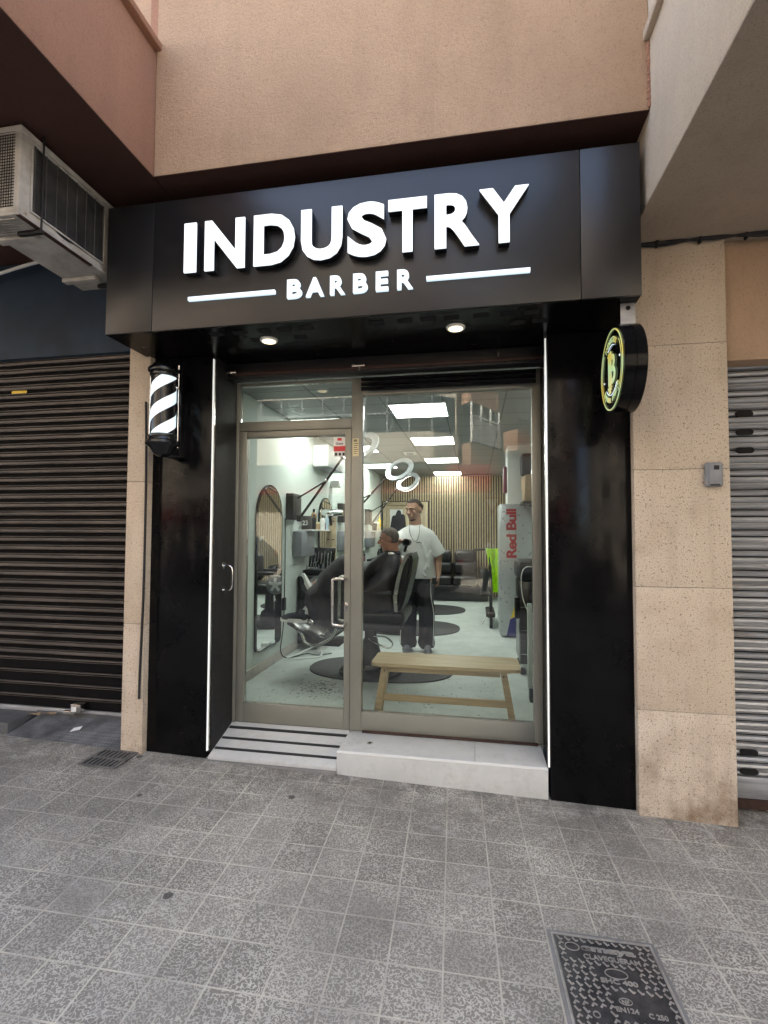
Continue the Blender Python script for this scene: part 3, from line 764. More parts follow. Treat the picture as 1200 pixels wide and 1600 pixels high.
# ------------------------------------------------------------------ round blade sign
rsn = thing('round_sign', 'round black hanging sign with gold B emblem below the fascia', 'sign', (.80, 2.84, 2.5))
cx, cyy, cz, rr = .735, 2.845, 2.478, .232
MB().lathe([(rr-.004, 0), (rr, .004), (rr, .052), (rr-.003, .054), (rr-.003, .058), (rr, .060), (rr, .106), (rr-.004, .110)], (cx, cyy, cz), 72, 'X').build('drum', 'panel', rsn)
# face frame: local X -> -Y world seen from -x side.  u to the right as seen from -x looking +x is -y
def FX(u, v, d=.0): return Vector((cx-.002-d, cyy-u, cz+v))
def face_ring(r0, r1, m, nm, arc=None):
    mb = MB(); b = mb.bm; n = 96; rng = arc or (0, 360); A, B, C, E_ = [], [], [], []
    for k in range(n+1):
        a = R(rng[0]+(rng[1]-rng[0])*k/n); c, s = math.cos(a), math.sin(a)
        A.append(b.verts.new(FX(r0*c, r0*s, .003))); B.append(b.verts.new(FX(r1*c, r1*s, .003)))
        C.append(b.verts.new(FX(r0*c, r0*s, 0))); E_.append(b.verts.new(FX(r1*c, r1*s, 0)))
    for k in range(n):
        b.faces.new((A[k], A[k+1], B[k+1], B[k])); b.faces.new((A[k], C[k], C[k+1], A[k+1])); b.faces.new((B[k], B[k+1], E_[k+1], E_[k]))
    mb.build(nm, m, rsn)
face_ring(.2075, .215, 'gold', 'outer_ring')
face_ring(.1865, .1885, 'gold', 'inner_ring', (-50, 40)); face_ring(.1865, .1885, 'gold', 'inner_ring', (140, 230))
face_ring(.132, .135, 'letter2', 'inner_ring', (62, 118)); face_ring(.132, .135, 'letter2', 'inner_ring', (222, 318))
def face_text(mb, s, h, rad, a_mid, span, flip=False):
    n = len(s)
    for i, chh in enumerate(s):
        if chh == ' ': continue
        t = (i-(n-1)/2)/(n-1)
        ang = a_mid-t*span if not flip else a_mid+t*span
        b = text_bm(chh, None, h if chh != 'I' else h, .03, .002, 0, 0, 0)
        xs = [v.co.x for v in b.verts]; w = (min(xs)+max(xs))/2
        th = R(ang-90) if not flip else R(ang+90)
        for v in b.verts:
            u, vv = v.co.x-w, v.co.z-h/2
            uu = math.cos(th)*u-math.sin(th)*vv; v2 = math.sin(th)*u+math.cos(th)*vv
            v.co = FX(rad*math.cos(R(ang))+uu, rad*math.sin(R(ang))+v2, .003+v.co.y)
        mb.add(b)
mb = MB(); face_text(mb, 'INDUSTRY', .030, .160, 90, 74); mb.build('lettering', 'gold', rsn)
mb = MB(); face_text(mb, 'BARBER STUDIO', .026, .160, 270, 100, True); mb.build('lettering', 'gold', rsn)
mb = MB()
def fbox(mb, u0, u1, v0, v1): mb.box(cx-.006, cx-.002, cyy-u1, cyy-u0, cz+v0, cz+v1)
for u in (-.056, -.037, -.018): fbox(mb, u, u+.011, -.078, .082)
fbox(mb, -.066, .006, .086, .094); fbox(mb, -.058, .0, .097, .105); fbox(mb, -.066, .006, -.092, -.084); fbox(mb, -.056, -.004, -.103, -.095); fbox(mb, -.048, -.014, -.120, -.107)
b = text_bm('B', .100, .158, .02, .003, 0, 0, 0)
for v in b.verts: v.co = FX(-.020+v.co.x, -.078+v.co.z, .003+v.co.y)
# keep the bowls of the B only (stem is the column)
dl = [f for f in b.faces if f.calc_center_median().y > cyy+.004]
bmesh.ops.delete(b, geom=dl, context='FACES')
mb.add(b); mb.build('emblem', 'gold', rsn)
for u, v in ((.155, .03), (-.155, -.03)): MB().sph(FX(u, v, .001), .006, 8, (.4, 1, 1)).build('dot', 'letter2', rsn)
bk = MB().box(.770, .845, 2.80, 2.806, 2.70, 2.823, .003).build('bracket', 'galv', rsn)
MB().cyl((.808, 2.798, 2.795), (.808, 2.8, 2.795), .012).build('bolt_hole', 'hole', bk)
MB().box(.78, .835, 2.806, 2.88, 2.70, 2.72, .003).build('mount', 'galv', rsn)

# ------------------------------------------------------------------ outdoor air conditioner, cables, key safe
ac = thing('air_conditioner', 'dirty rusting outdoor air conditioner hung under the terracotta balcony', 'air conditioner', (-2.46, 2.5, 3.25))
AX0, AX1, AY0, AY1, AZ0, AZ1 = -2.60, -2.33, 2.16, 2.93, 3.262, 3.72
MB().box(AX0, AX1, AY0, AY1, AZ0, AZ1, .012).build('casing', 'ac', ac)
MB().box(AX0-.01, AX1+.010, AY0-.008, AY1+.008, AZ1-.028, AZ1+.004, .006).build('lid', 'ac', ac)
gl = MB().box(AX1-.002, AX1+.003, AY0+.07, AY1-.18, AZ0+.045, AZ1-.05, .002).build('grille_recess', 'hole', ac)
MB().lathe([(.198, 0), (.203, .003), (.196, .006)], (AX1+.001, AY0+.30, AZ0+.225), 48, 'X').build('fan_ring', 'black_matte', gl)
mb = MB()
for k in range(3):
    a = 2*math.pi*k/3
    mb.box(AX1+.0032, AX1+.0042, -.045, .045, .03, .18, .0, Matrix.Translation((0, AY0+.30, AZ0+.225)) @ Matrix.Rotation(a, 4, 'X'))
mb.cyl((AX1+.003, AY0+.30, AZ0+.225), (AX1+.005, AY0+.30, AZ0+.225), .05)
mb.build('fan', 'black_matte', gl)
mb = MB(); z = AZ0+.055
while z < AZ1-.055: mb.box(AX1+.008, AX1+.0105, AY0+.072, AY1-.182, z, z+.0028); z += .0088
for k in range(8):
    y = AY0+.078+k*.072; mb.box(AX1+.0106, AX1+.0135, y, y+.004, AZ0+.045, AZ1-.05)
mb.build('grille', 'ac_grille', ac)
mb = MB(); mb.box(AX1, AX1+.012, AY0+.062, AY0+.072, AZ0+.035, AZ1-.04, .002); mb.box(AX1, AX1+.012, AY1-.182, AY1-.172, AZ0+.035, AZ1-.04, .002)
mb.box(AX1, AX1+.012, AY0+.072, AY1-.182, AZ0+.035, AZ0+.045, .002); mb.box(AX1, AX1+.012, AY0+.072, AY1-.182, AZ1-.05, AZ1-.04, .002); mb.build('grille_frame', 'ac', ac)
mb = MB()
for i in range(26):
    mb.box(AX0+.015, AX1-.03, AY0-.004, AY0-.002, AZ0+.03+i*.016, AZ0+.034+i*.016)
for i in range(15):
    mb.box(AX0+.015+i*.015, AX0+.018+i*.015, AY0-.006, AY0-.0042, AZ0+.03, AZ1-.04)
mb.build('coil', 'black_matte', ac)
mb = MB(); mb.box(AX0-.03, AX1+.012, AY0-.01, AY1+.01, AZ0-.022, AZ0-.003, .004)
mb.box(AX0-.03, AX1-.05, AY0+.14, AY0+.19, AZ0-.050, AZ0-.023, .006); mb.box(AX0-.03, AX1-.05, AY1-.17, AY1-.12, AZ0-.050, AZ0-.023, .006)
for k in range(7): mb.box(AX0-.02, AX1-.03, AY0+.01+k*.018, AY0+.017+k*.018, AZ0-.030, AZ0-.023, .002)
mb.build('drip_tray', 'ac', ac)
MB().box(AX1-.01, AX1+.016, AY0-.004, AY0+.5, AZ0-.026, AZ0-.018, .002).build('rust_edge', 'brown_frame', ac)
for y in (AY0+.12, AY1-.06): MB().cyl((AX1+.022, y, AZ0-.04), (AX1+.022, y, 3.76), .005).box(AX1-.12, AX1+.03, y-.012, y+.012, AZ0-.052, AZ0-.03, .003).build('hanging_rod', 'black_matte', ac)
MB().tube([(AX1-.05, AY1-.06, AZ0-.03), (AX1-.02, AY1-.02, AZ0-.08), (AX1-.01, AY1, AZ0-.18)], .010).build('hose', 'black_matte', ac)
tag(MB().tube([(-4.3, 3.28, 3.50), (-3.71, 3.28, 3.63), (-3.2, 3.28, 3.715), (-2.9, 3.28, 3.73)], .013).build('conduit', 'white'), 'white conduit pipe crossing the blue fascia board', 'pipe')
mb = MB()
for q, (dz, ds) in enumerate(((0, 0), (.018, .3), (-.012, .7))):
    mb.tube([(.93, 3.108, 3.30+dz*.3), (1.1, 3.10, 3.288+dz+.004), (1.35, 3.095, 3.298-dz*.6), (1.7, 3.09, 3.288+dz), (2.6, 3.09, 3.295)], .0065)
for x in (1.05, 1.28, 1.52): mb.box(x, x+.014, 3.085, 3.115, 3.272, 3.309, .003)
tag(mb.build('cable_bundle', 'black_matte'), 'bundle of black cables under the cream ceiling at the right', 'cable')
tag(MB().tube([(-2.245, 3.10, 2.5), (-2.238, 3.108, 2.0), (-2.236, 3.108, 1.3), (-2.244, 3.108, .9), (-2.250, 3.106, .6), (-2.246, 3.10, .46)], .0085).build('power_cable', 'black_matte'), 'black cable running down the narrow left pillar', 'cable')
ks = thing('key_safe', 'small grey key safe on the wide right pillar', 'key safe', (1.332, 3.11, 1.93))
MB().box(1.286, 1.378, 3.085, 3.119, 1.862, 2.002, .016, None, 4).build('body', 'grey_plastic', ks)
MB().box(1.300, 1.364, 3.080, 3.0855, 1.884, 1.988, .004).build('cover', 'grey_plastic', ks)
MB().box(1.325, 1.352, 3.077, 3.0805, 1.958, 1.982, .002).build('catch', 'black_matte', ks); MB().box(1.305, 1.355, 3.0775, 3.0805, 1.868, 1.876, .001).build('lip', 'black_matte', ks)

# ------------------------------------------------------------------ interior: slat wall, lights, door
sw = thing('slat_wall', 'pale oak vertical slat wall across the back of the shop', 'wall panelling', (-.5, 11.3, .19))
MB().box(-2.10, 1.04, 11.33, 11.398, .19, 2.87).build('backing', 'black_matte', sw)
mb = MB(); x = -2.09
while x < 1.03:
    if x+.03 < -2.06 or x > -1.03: mb.box(x, x+.030, 11.30, 11.329, .20, 2.86)
    else: mb.box(x, x+.030, 11.30, 11.329, 2.31, 2.86)
    x += .055
mb.build('slats', 'oak', sw)
bd = thing('back_door', 'oak framed door with glazed panels at the back left corner', 'door', (-1.55, 11.3, .19))
mb = MB(); mb.box(-2.06, -1.98, 11.27, 11.33, .19, 2.29, .004); mb.box(-1.11, -1.03, 11.27, 11.33, .19, 2.29, .004); mb.box(-1.979, -1.111, 11.27, 11.33, 2.21, 2.29, .004); mb.build('door_frame', 'oak', bd)
mb = MB(); mb.box(-1.975, -1.90, 11.29, 11.325, .2, 2.2, .003); mb.box(-1.19, -1.115, 11.29, 11.325, .2, 2.2, .003); mb.box(-1.60, -1.52, 11.29, 11.325, .2, 2.2, .003); mb.box(-1.899, -1.191, 11.292, 11.322, .2, .5); mb.box(-1.899, -1.191, 11.292, 11.322, 2.12, 2.2); mb.build('leaf', 'oak', bd)
MB().box(-1.90, -1.60, 11.302, 11.318, .5, 2.12).build('panel', 'white', bd); MB().box(-1.52, -1.19, 11.302, 11.318, .5, 2.12).build('panel', 'cream', bd)
gm = thing('barber_coat', 'dark barber coat hanging on the glazed back door', 'coat', (-1.7, 11.2, 1.8))
mb = MB(); mb.cap((-1.68, 11.2, 2.05), (-1.70, 11.2, 1.80), .05, .13); mb.cap((-1.70, 11.2, 1.80), (-1.72, 11.2, 1.35), .13, .15); mb.cap((-1.60, 11.2, 1.95), (-1.54, 11.2, 1.50), .06, .05)
mb.cap((-1.78, 11.2, 1.92), (-1.86, 11.2, 1.52), .06, .05)
for v in mb.bm.verts: v.co.y = 11.2+(v.co.y-11.2)*.35
mb.build('fabric', 'trousers', gm); MB().cyl((-1.68, 11.23, 2.08), (-1.68, 11.29, 2.08), .012).build('hook', 'steel', gm)

cl_pts = [(-.57, 5.26, 'square lit ceiling panel nearest the shop window'), (-.57, 7.06, 'square lit ceiling panel, second from the window in the right row'), (-.57, 9.0, 'square lit ceiling panel, third from the window in the right row'), (-.57, 11.0, 'square lit ceiling panel beside the slat wall'),
          (-1.80, 7.6, 'square lit ceiling panel seen through the nearest ring lamp'), (-1.80, 9.6, 'square lit ceiling panel over the far left wall'), (-1.80, 5.75, 'square lit ceiling panel hidden above the door transom')]
for x, y, lab in cl_pts:
    t = thing('ceiling_light', lab, 'ceiling light', (x, y, 2.9), 'square ceiling light panels')
    h = .285
    mb = MB(); mb.box(x-h-.012, x+h+.012, y-h-.012, y-h, 2.888, 2.899); mb.box(x-h-.012, x+h+.012, y+h, y+h+.012, 2.888, 2.899); mb.box(x-h-.012, x-h, y-h, y+h, 2.888, 2.899); mb.box(x+h, x+h+.012, y-h, y+h, 2.888, 2.899)
    mb.build('frame', 'white', t); MB().box(x-h, x+h, y-h, y+h, 2.890, 2.898).build('diffuser', 'panel_light', t)
vt = thing('ceiling_vent', 'small square air vent in the tiled ceiling', 'vent', (-1.02, 8.1, 2.9))
MB().box(-1.13, -.93, 7.98, 8.24, 2.885, 2.899, .004).build('frame', 'white', vt); MB().box(-1.09, -.98, 8.03, 8.19, 2.880, 2.8845).build('grille', 'grey_plastic', vt)

# split unit high on the left wall
iu = thing('wall_air_conditioner', 'white air conditioner unit high on the left wall inside', 'air conditioner', (-2.0, 6.9, 2.45))
MB().box(-2.118, -1.90, 6.36, 7.2, 2.47, 2.76, .02).build('casing', 'white', iu)
MB().box(-2.09, -1.895, 6.42, 7.14, 2.462, 2.4695).build('louvre', 'grey_plastic', iu)
cm = thing('security_camera', 'small white camera on the left wall below the air conditioner', 'camera', (-2.1, 7.3, 2.3))
MB().box(-2.118, -1.99, 7.22, 7.34, 2.27, 2.37, .01).build('body', 'white', cm)
MB().tube([(-2.10, 7.28, 2.37), (-2.07, 7.28, 2.44), (-2.10, 7.28, 2.47)], .008).build('arm', 'white', cm)

def arch_pts(yc, hw, z0, zt, x, n=18):
    pts = []
    rc = .07
    for k in range(7): a = R(180+90*k/6); pts.append((x, yc-hw+rc+rc*math.cos(a), z0+rc+rc*math.sin(a)))
    for k in range(7): a = R(270+90*k/6); pts.append((x, yc+hw-rc+rc*math.cos(a), z0+rc+rc*math.sin(a)))
    for k in range(n+1): a = math.pi*k/n; pts.append((x, yc+hw*math.cos(a), zt-hw+hw*math.sin(a)))
    return pts
labs = ['arched black framed mirror nearest the door', 'second arched black framed mirror on the left wall', 'third arched black framed mirror, farthest from the door']
for i, yc in enumerate((4.945, 6.94, 8.9)):
    t = thing('wall_mirror', labs[i], 'mirror', (-2.11, yc, .4), 'arched mirrors along the left wall')
    MB().poly(arch_pts(yc, .325, .405, 2.09, -2.118), (.022, 0, 0)).build('frame', 'black', t)
    MB().poly(arch_pts(yc, .308, .422, 2.073, -2.0955), (.002, 0, 0)).build('glass', 'mirror', t)
    if i == 0:
        tag(MB().cap((-2.06, 4.60, 1.52), (-2.05, 4.63, 1.545), .012, .012, 8).build('wall_hook', 'white'), 'small white hook on the edge of the nearest mirror', 'hook')

# ring lamps on wall arms
def ring_lamp(c, mount, lit, lab):
    t = thing('ring_lamp', lab, 'ring lamp', mount, 'ring lamps on arms along the left wall')
    c = Vector(c); ang = R(27)
    A = Vector((math.cos(ang), 0, math.sin(ang))); B = Vector((-math.sin(ang)*.72, .68, math.cos(ang)*.72)).normalized(); N = A.cross(B)
    if N.z > 0: N = -N
    mt = Matrix((( A.x, B.x, N.x, c.x), (A.y, B.y, N.y, c.y), (A.z, B.z, N.z, c.z), (0, 0, 0, 1)))
    def tor(r0, r1, h0, h1, name, m, par):
        b = bmesh.new(); n = 56; g = []
        for k in range(n):
            a = 2*math.pi*k/n; cc, ss = math.cos(a), math.sin(a)
            g.append([b.verts.new((r*cc, r*ss, h)) for r, h in ((r0, h0), (r1, h0), (r1, h1), (r0, h1))])
        for k in range(n):
            j = (k+1) % n
            for q in range(4): b.faces.new((g[k][q], g[k][(q+1) % 4], g[j][(q+1) % 4], g[j][q]))
        mb = MB(); mb.add(b, mt); return mb.build(name, m, par)
    h = tor(.155, .232, -.028, .0, 'ring_housing', 'silver', t)
    tor(.162, .226, .001, .008, 'ring_tube', 'ring_lit' if lit else 'ring_off', h)
    mx, my, mz = mount
    mb = MB(); mb.box(-2.118, -2.03, my-.14, my+.14, mz-.15, mz+.15, .006); mb.box(-2.03, -1.98, my-.03, my+.03, mz-.17, mz-.10, .004); mb.build('wall_bracket', 'walnut', t)
    e = c-A*.245
    p0 = Vector((-2.0, my, mz-.13)); mb = MB(); mb.cyl(p0, e, .016, .014, 10)
    p1 = Vector((-2.03, my, mz+.10)); mb.cyl(p1, p0.lerp(e, .62), .010, .010, 10)
    mb.build('arm', 'walnut', t)
    mb = MB(); mb.cyl(e-Vector((0, .03, 0)), e+Vector((0, .03, 0)), .02); mb.sph(p0.lerp(e, .62), .02, 8); mb.cyl(e, e+A*.08, .012); mb.build('joint', 'chrome', t)
ring_lamp((-1.27, 5.55, 2.565), (-2.10, 5.56, 1.89), False, 'unlit ring lamp nearest the window, partly behind the frame post')
ring_lamp((-1.125, 7.6, 2.555), (-2.10, 7.75, 1.90), False, 'unlit ring lamp in the middle of the row')
ring_lamp((-1.23, 9.4, 2.545), (-2.10, 9.75, 1.90), True, 'glowing ring lamp above the standing barber')

# work stations: cabinet, shelf, tool case, bottles
def bottle(x, y, z, r, h, m, capm, lab, kind='round', grp='bottles and jars on the barber shelves'):
    t = thing('bottle', lab, 'bottle', (x, y, z), grp)
    if kind == 'round': MB().lathe([(r*.95, 0), (r, .004), (r, h*.68), (r*.8, h*.76), (r*.4, h*.82), (r*.4, h*.84)], (x, y, z), 20).build('body', m, t)
    elif kind == 'jar': MB().lathe([(r*.95, 0), (r, .004), (r, h*.7), (r*.97, h*.72)], (x, y, z), 20).build('body', m, t)
    else: MB().box(x-r, x+r, y-r, y+r, z, z+h*.8, .006).build('body', m, t)
    MB().lathe([(r*(.42 if kind != 'jar' else 1.02), 0), (r*(.42 if kind != 'jar' else 1.02), h*(.16 if kind != 'jar' else .26)), (r*.3, h*(.18 if kind != 'jar' else .28))], (x, y, z+h*(.82 if kind != 'jar' else .72)), 18).build('cap', capm, t)
shl = ['nearest', 'middle', 'farthest']
for i, y0 in enumerate((5.80, 7.75, 9.75)):
    cb = thing('workstation_cabinet', 'black workstation cabinet on the left wall, %s of the three' % shl[i], 'cabinet', (-1.95, y0+.4, .19), 'black workstation cabinets')
    MB().box(-2.10, -1.80, y0, y0+.85, .25, 1.03, .006).build('carcass', 'black', cb)
    MB().box(-2.10, -1.76, y0-.02, y0+.87, 1.031, 1.06, .004).build('worktop', 'black_matte', cb)
    for k in range(3): 
        d = MB().box(-1.799, -1.785, y0+.02, y0+.83, .28+k*.25, .51+k*.25, .003).build('drawer', 'black_matte', cb)
        MB().box(-1.784, -1.772, y0+.3, y0+.55, .40+k*.25, .412+k*.25, .002).build('drawer_handle', 'steel', d)
    t = thing('wall_shelf', 'thin white shelf of barber products, %s of the three' % shl[i], 'shelf', (-2.0, y0+.5, 1.62), 'white wall shelves')
    MB().box(-2.118, -1.93, y0+.02, y0+1.0, 1.610, 1.628, .002).build('board', 'white', t)
    MB().box(-2.118, -2.0, y0-.16, y0+.34, 1.30, 1.609, .02).build('glass_box', 'grey_plastic', t)
# bottles (nearest shelf)
z = 1.629
MB_ = thing('lettered_jar', 'dark jar with white 23 lettering on the nearest shelf', 'jar', (-2.03, 5.87, z))
MB().lathe([(.06, 0), (.064, .005), (.064, .15), (.058, .158), (.058, .165)], (-2.03, 5.90, z), 28).build('body', 'walnut', MB_)
b = text_bm('23', .07, .06, .03, .002, -2.065, z+.05, 5.833); mb = MB(); mb.add(b); mb.build('lettering', 'white', MB_)
bottle(-1.99, 6.05, z, .028, .20, 'black_matte', 'black', 'tall black bottle on the nearest shelf')
bottle(-1.98, 6.18, z, .034, .10, 'cardboard', 'cream', 'squat brown tub on the nearest shelf', 'jar')
bottle(-2.06, 6.26, z, .036, .27, 'amber', 'black', 'tall amber bottle at the back of the nearest shelf')
bottle(-1.97, 6.36, z, .032, .19, 'white', 'black_matte', 'white pump bottle on the nearest shelf')
bottle(-1.98, 6.46, z, .024, .12, 'mauve', 'black_matte', 'small plum bottle on the nearest shelf')
bottle(-1.98, 6.58, z, .030, .21, 'pale_blue', 'white', 'pale blue spray bottle at the end of the nearest shelf')
bottle(-1.99, 7.86, z, .035, .16, 'sticker_red', 'white', 'red bottle on the middle shelf')
bottle(-1.99, 8.10, z, .035, .20, 'white', 'black_matte', 'white bottle on the middle shelf')
bottle(-1.97, 9.85, z, .05, .15, 'black_matte', 'black', 'black tub on the farthest shelf', 'jar')
bottle(-1.97, 10.08, z, .055, .18, 'cream', 'white', 'cream tub with white lid on the farthest shelf', 'jar')
bottle(-1.96, 10.33, z, .035, .30, 'yellow', 'yellow', 'tall yellow spray bottle on the farthest shelf')
bottle(-1.96, 10.20, z, .045, .07, 'white', 'white', 'low white tub on the farthest shelf', 'jar')
for i, y0 in enumerate((7.80, 9.80)):
    for j in range(5):
        y = y0+.05+j*.15; h_ = (.20, .14, .26, .16, .22)[j]; pos_ = ('first', 'second', 'third', 'fourth', 'fifth')[j]
        bottle(-1.88+.03*(j % 2), y, 1.061, .034, h_, ('black_matte', 'grey_plastic', 'black', 'mauve', 'black_matte')[j], 'black', '%s dark bottle from the window on the %s worktop' % (pos_, ('middle', 'farthest')[i]), ('round', 'jar', 'box', 'round', 'round')[j], 'dark bottles on the worktops')
# tool case standing open on the nearest worktop, with clippers
tc = thing('tool_case', 'open black tool case with scissors and combs on the nearest worktop', 'tool case', (-1.93, 6.05, 1.06))
mt = Matrix.Translation((-1.93, 6.22, 1.27)) @ Matrix.Rotation(R(-18), 4, 'X')
MB().box(-.17, .17, -.012, .012, -.13, .13, .006, mt).build('lid', 'black', tc)
MB().box(-2.09, -1.77, 5.93, 6.19, 1.062, 1.13, .01).build('tray', 'black_matte', tc)
mb = MB()
for k in range(7): mb.box(-.135+k*.042, -.125+k*.042+.006*(k % 2), -.020, -.0125, -.09+.01*(k % 3), .075-.02*(k % 2), .002, mt)
mb.build('tools', 'steel', tc)
mb = MB()
for k in range(8):
    x = -2.05+k*.036; mb.cyl((x, 5.98+.02*(k % 3), 1.10), (x+.01*(k % 2), 5.98+.02*(k % 3), 1.19+.015*(k % 4)), .009, .006, 8)
mb.build('brushes', 'grey_plastic', tc)
fn = thing('desk_fan', 'small round fan with a pale star shaped hub beside the nearest cabinet', 'fan', (-1.73, 5.66, .94))
MB().cyl((-1.83, 5.72, .96), (-1.83, 5.755, .96), .115, .115, 40).build('cage', 'grey_plastic', fn)
mb = MB()
for k in range(5): mb.box(-.018, .018, -.006, 0, .01, .085, .005, Matrix.Translation((-1.83, 5.718, .96)) @ Matrix.Rotation(2*math.pi*k/5, 4, 'Y'))
mb.cyl((-1.83, 5.705, .96), (-1.83, 5.72, .96), .03); mb.build('hub', 'white', fn)
MB().tube([(-1.83, 5.76, .96), (-1.83, 5.79, 1.02), (-1.84, 5.80, 1.06)], .012).build('bracket', 'black_matte', fn)
hdh = thing('hair_dryer_holder', 'tall wooden stand holding a chrome hair dryer by the second mirror', 'stand', (-1.92, 6.9, .19))
mb = MB(); mb.box(-2.00, -1.935, 6.62, 6.66, .20, 1.80, .004); mb.box(-1.930, -1.865, 6.62, 6.66, .20, 1.80, .004); mb.build('wooden_board', 'oak', hdh)
mb = MB()
for x in (-1.967, -1.897):
    for z in (1.74, 1.49, 1.20): mb.box(x-.018, x+.018, 6.612, 6.6195, z, z+.012)
mb.build('hinge', 'walnut', hdh)
hdn = thing('hair_dryer', 'chrome hair dryer resting on the wooden stand', 'hair dryer', (-1.93, 6.65, 1.85))
MB().lathe([(.035, 0), (.05, .02), (.056, .10), (.05, .20), (.042, .26), (.042, .30)], (-2.06, 6.62, 1.86), 24, 'X').build('barrel', 'chrome', hdn)
MB().cap((-1.95, 6.62, 1.82), (-1.93, 6.62, 1.70), .02, .017, 10).build('handle', 'black', hdn)

tag(MB().tube([(-2.10, 5.36, 1.75), (-2.10, 5.37, 1.2), (-2.10, 5.36, .85)], .006).build('lamp_cable', 'black_matte'), 'thin black lamp cable hanging down the left wall', 'cable')
tag(MB().box(-2.118, -2.085, 5.33, 5.39, .72, .86, .006).build('cable_box', 'black_matte'), 'small black transformer on the lamp cable', 'transformer')
tag(MB().tube([(-2.10, 5.36, .72), (-2.09, 5.30, .5), (-2.08, 5.22, .30), (-2.03, 5.3, .21), (-1.9, 5.55, .205), (-1.75, 5.5, .205), (-1.62, 5.62, .205)], .006).build('floor_cable', 'black_matte'), 'black cable curling from the transformer across the floor', 'cable')
tag(MB().tube([(-2.03, 5.28, .215), (-1.95, 5.5, .225), (-1.85, 5.68, .26), (-1.75, 5.62, .25), (-1.7, 5.45, .21), (-1.85, 5.35, .205), (-2.0, 5.30, .205)], .008).build('extension_cable', 'white'), 'white extension cable looped on the floor by the cabinet', 'cable')
tag(MB().box(-1.80, -1.70, 5.62, 5.70, .235, .285, .008).build('socket_block', 'white'), 'white socket block on the extension cable', 'socket')

# mats
def mat_obj(cx_, cy_, a_, b_, lab, cut=0):
    pts = []
    n = 64
    for k in range(n):
        a = 2*math.pi*k/n; c, s = math.cos(a), math.sin(a)
        pts.append((cx_+a_*abs(c)**.8*(1 if c > 0 else -1), cy_+b_*abs(s)**.9*(1 if s > 0 else -1), .191))
    mb = MB(); mb.poly(pts, (0, 0, .012)); return tag(mb.build('floor_mat', 'rubber'), lab, 'mat', 'rounded black floor mats')
mat_obj(-.95, 5.12, .74, .46, 'rounded black rubber mat under the near barber chair')
mat_obj(-.95, 7.42, .74, .60, 'rounded black rubber mat behind the standing barber')
mat_obj(-.92, 9.20, .76, .60, 'rounded black rubber mat nearest the sofa')

# hair clippings
mb = MB(); rnd = random.Random(3)
for k in range(340):
    if k < 150: x, y = rnd.gauss(-1.33, .14), rnd.gauss(4.42, .13)
    else: x, y = rnd.uniform(-1.95, .2), rnd.uniform(3.75, 4.9)
    a = rnd.random()*6; l = rnd.uniform(.004, .016); w = .0022
    c, s = math.cos(a), math.sin(a)
    mb.poly([(x-l*c-w*s, y-l*s+w*c, .1905), (x+l*c, y+l*s, .1905), (x+w*s, y-w*c, .1905)], (0, 0, .002))
tag(mb.build('hair_clippings', 'hair'), 'dark hair clippings scattered on the pale shop floor', 'hair', kind='stuff')

# ------------------------------------------------------------------ bench
bn = thing('wooden_bench', 'pale pine bench behind the right window pane', 'bench', (-.21, 3.83, .19))
mb = MB(); pts = []
bx0, bx1, by0, by1, rc = -.765, .325, 3.685, 4.045, .05
for (cx_, cy_, a0) in ((bx1-rc, by1-rc, 0), (bx0+rc, by1-rc, 90), (bx0+rc, by0+rc, 180), (bx1-rc, by0+rc, 270)):
    for k in range(7): a = R(a0+90*k/6); pts.append((cx_+rc*math.cos(a), cy_+rc*math.sin(a), .605))
mb.poly(pts, (0, 0, .024)); mb.build('seat', 'pine', bn)
def leg(xt, xb, y):
    w = .024
    return MB().poly([(xt-w, y, .574), (xt+w, y, .574), (xb+w, y, .191), (xb-w, y, .191)], (0, .028, 0)).build('leg', 'pine', bn)
for y in (3.785, 3.925):
    leg(-.675, -.740, y); leg(.208, .275, y)
MB().box(-.72, .255, 3.780, 3.966, .5745, .604, .002).build('top_rail', 'pine', bn)
MB().box(-.645, .182, 3.7855, 3.811, .543, .574, .002).build('apron', 'pine', bn)
MB().box(-.695, .228, 3.815, 3.84, .315, .365, .003).build('stretcher', 'pine', bn)
mb = MB()
for x, z in ((-.675, .55), (-.735, .225), (.208, .55), (.270, .225)): mb.cyl((x, 3.786, z), (x, 3.782, z), .006)
mb.build('screw', 'walnut', bn)

# ------------------------------------------------------------------ sofa
sf = thing('leather_sofa', 'black leather sofa in front of the slat wall', 'sofa', (-.6, 10.6, .19))
MB().box(-1.7, .28, 10.40, 11.2, .20, .52, .03).build('base', 'leather', sf)
for k in range(3):
    x0 = -1.48+k*.52
    MB().box(x0, x0+.50, 10.36, 10.95, .521, .70, .05, None, 4).build('seat_cushion', 'leather', sf)
    MB().box(x0, x0+.50, 10.82, 11.08, .70, .97, .07, None, 4).build('back_cushion', 'leather', sf)
    MB().box(x0+.02, x0+.48, 10.84, 11.10, .95, 1.22, .08, None, 4).build('headrest', 'leather', sf)
MB().box(-1.72, -1.49, 10.38, 11.15, .3, .86, .07, None, 4).build('armrest', 'leather', sf)
MB().box(.09, .30, 10.38, 11.15, .3, .86, .07, None, 4).build('armrest', 'leather', sf)

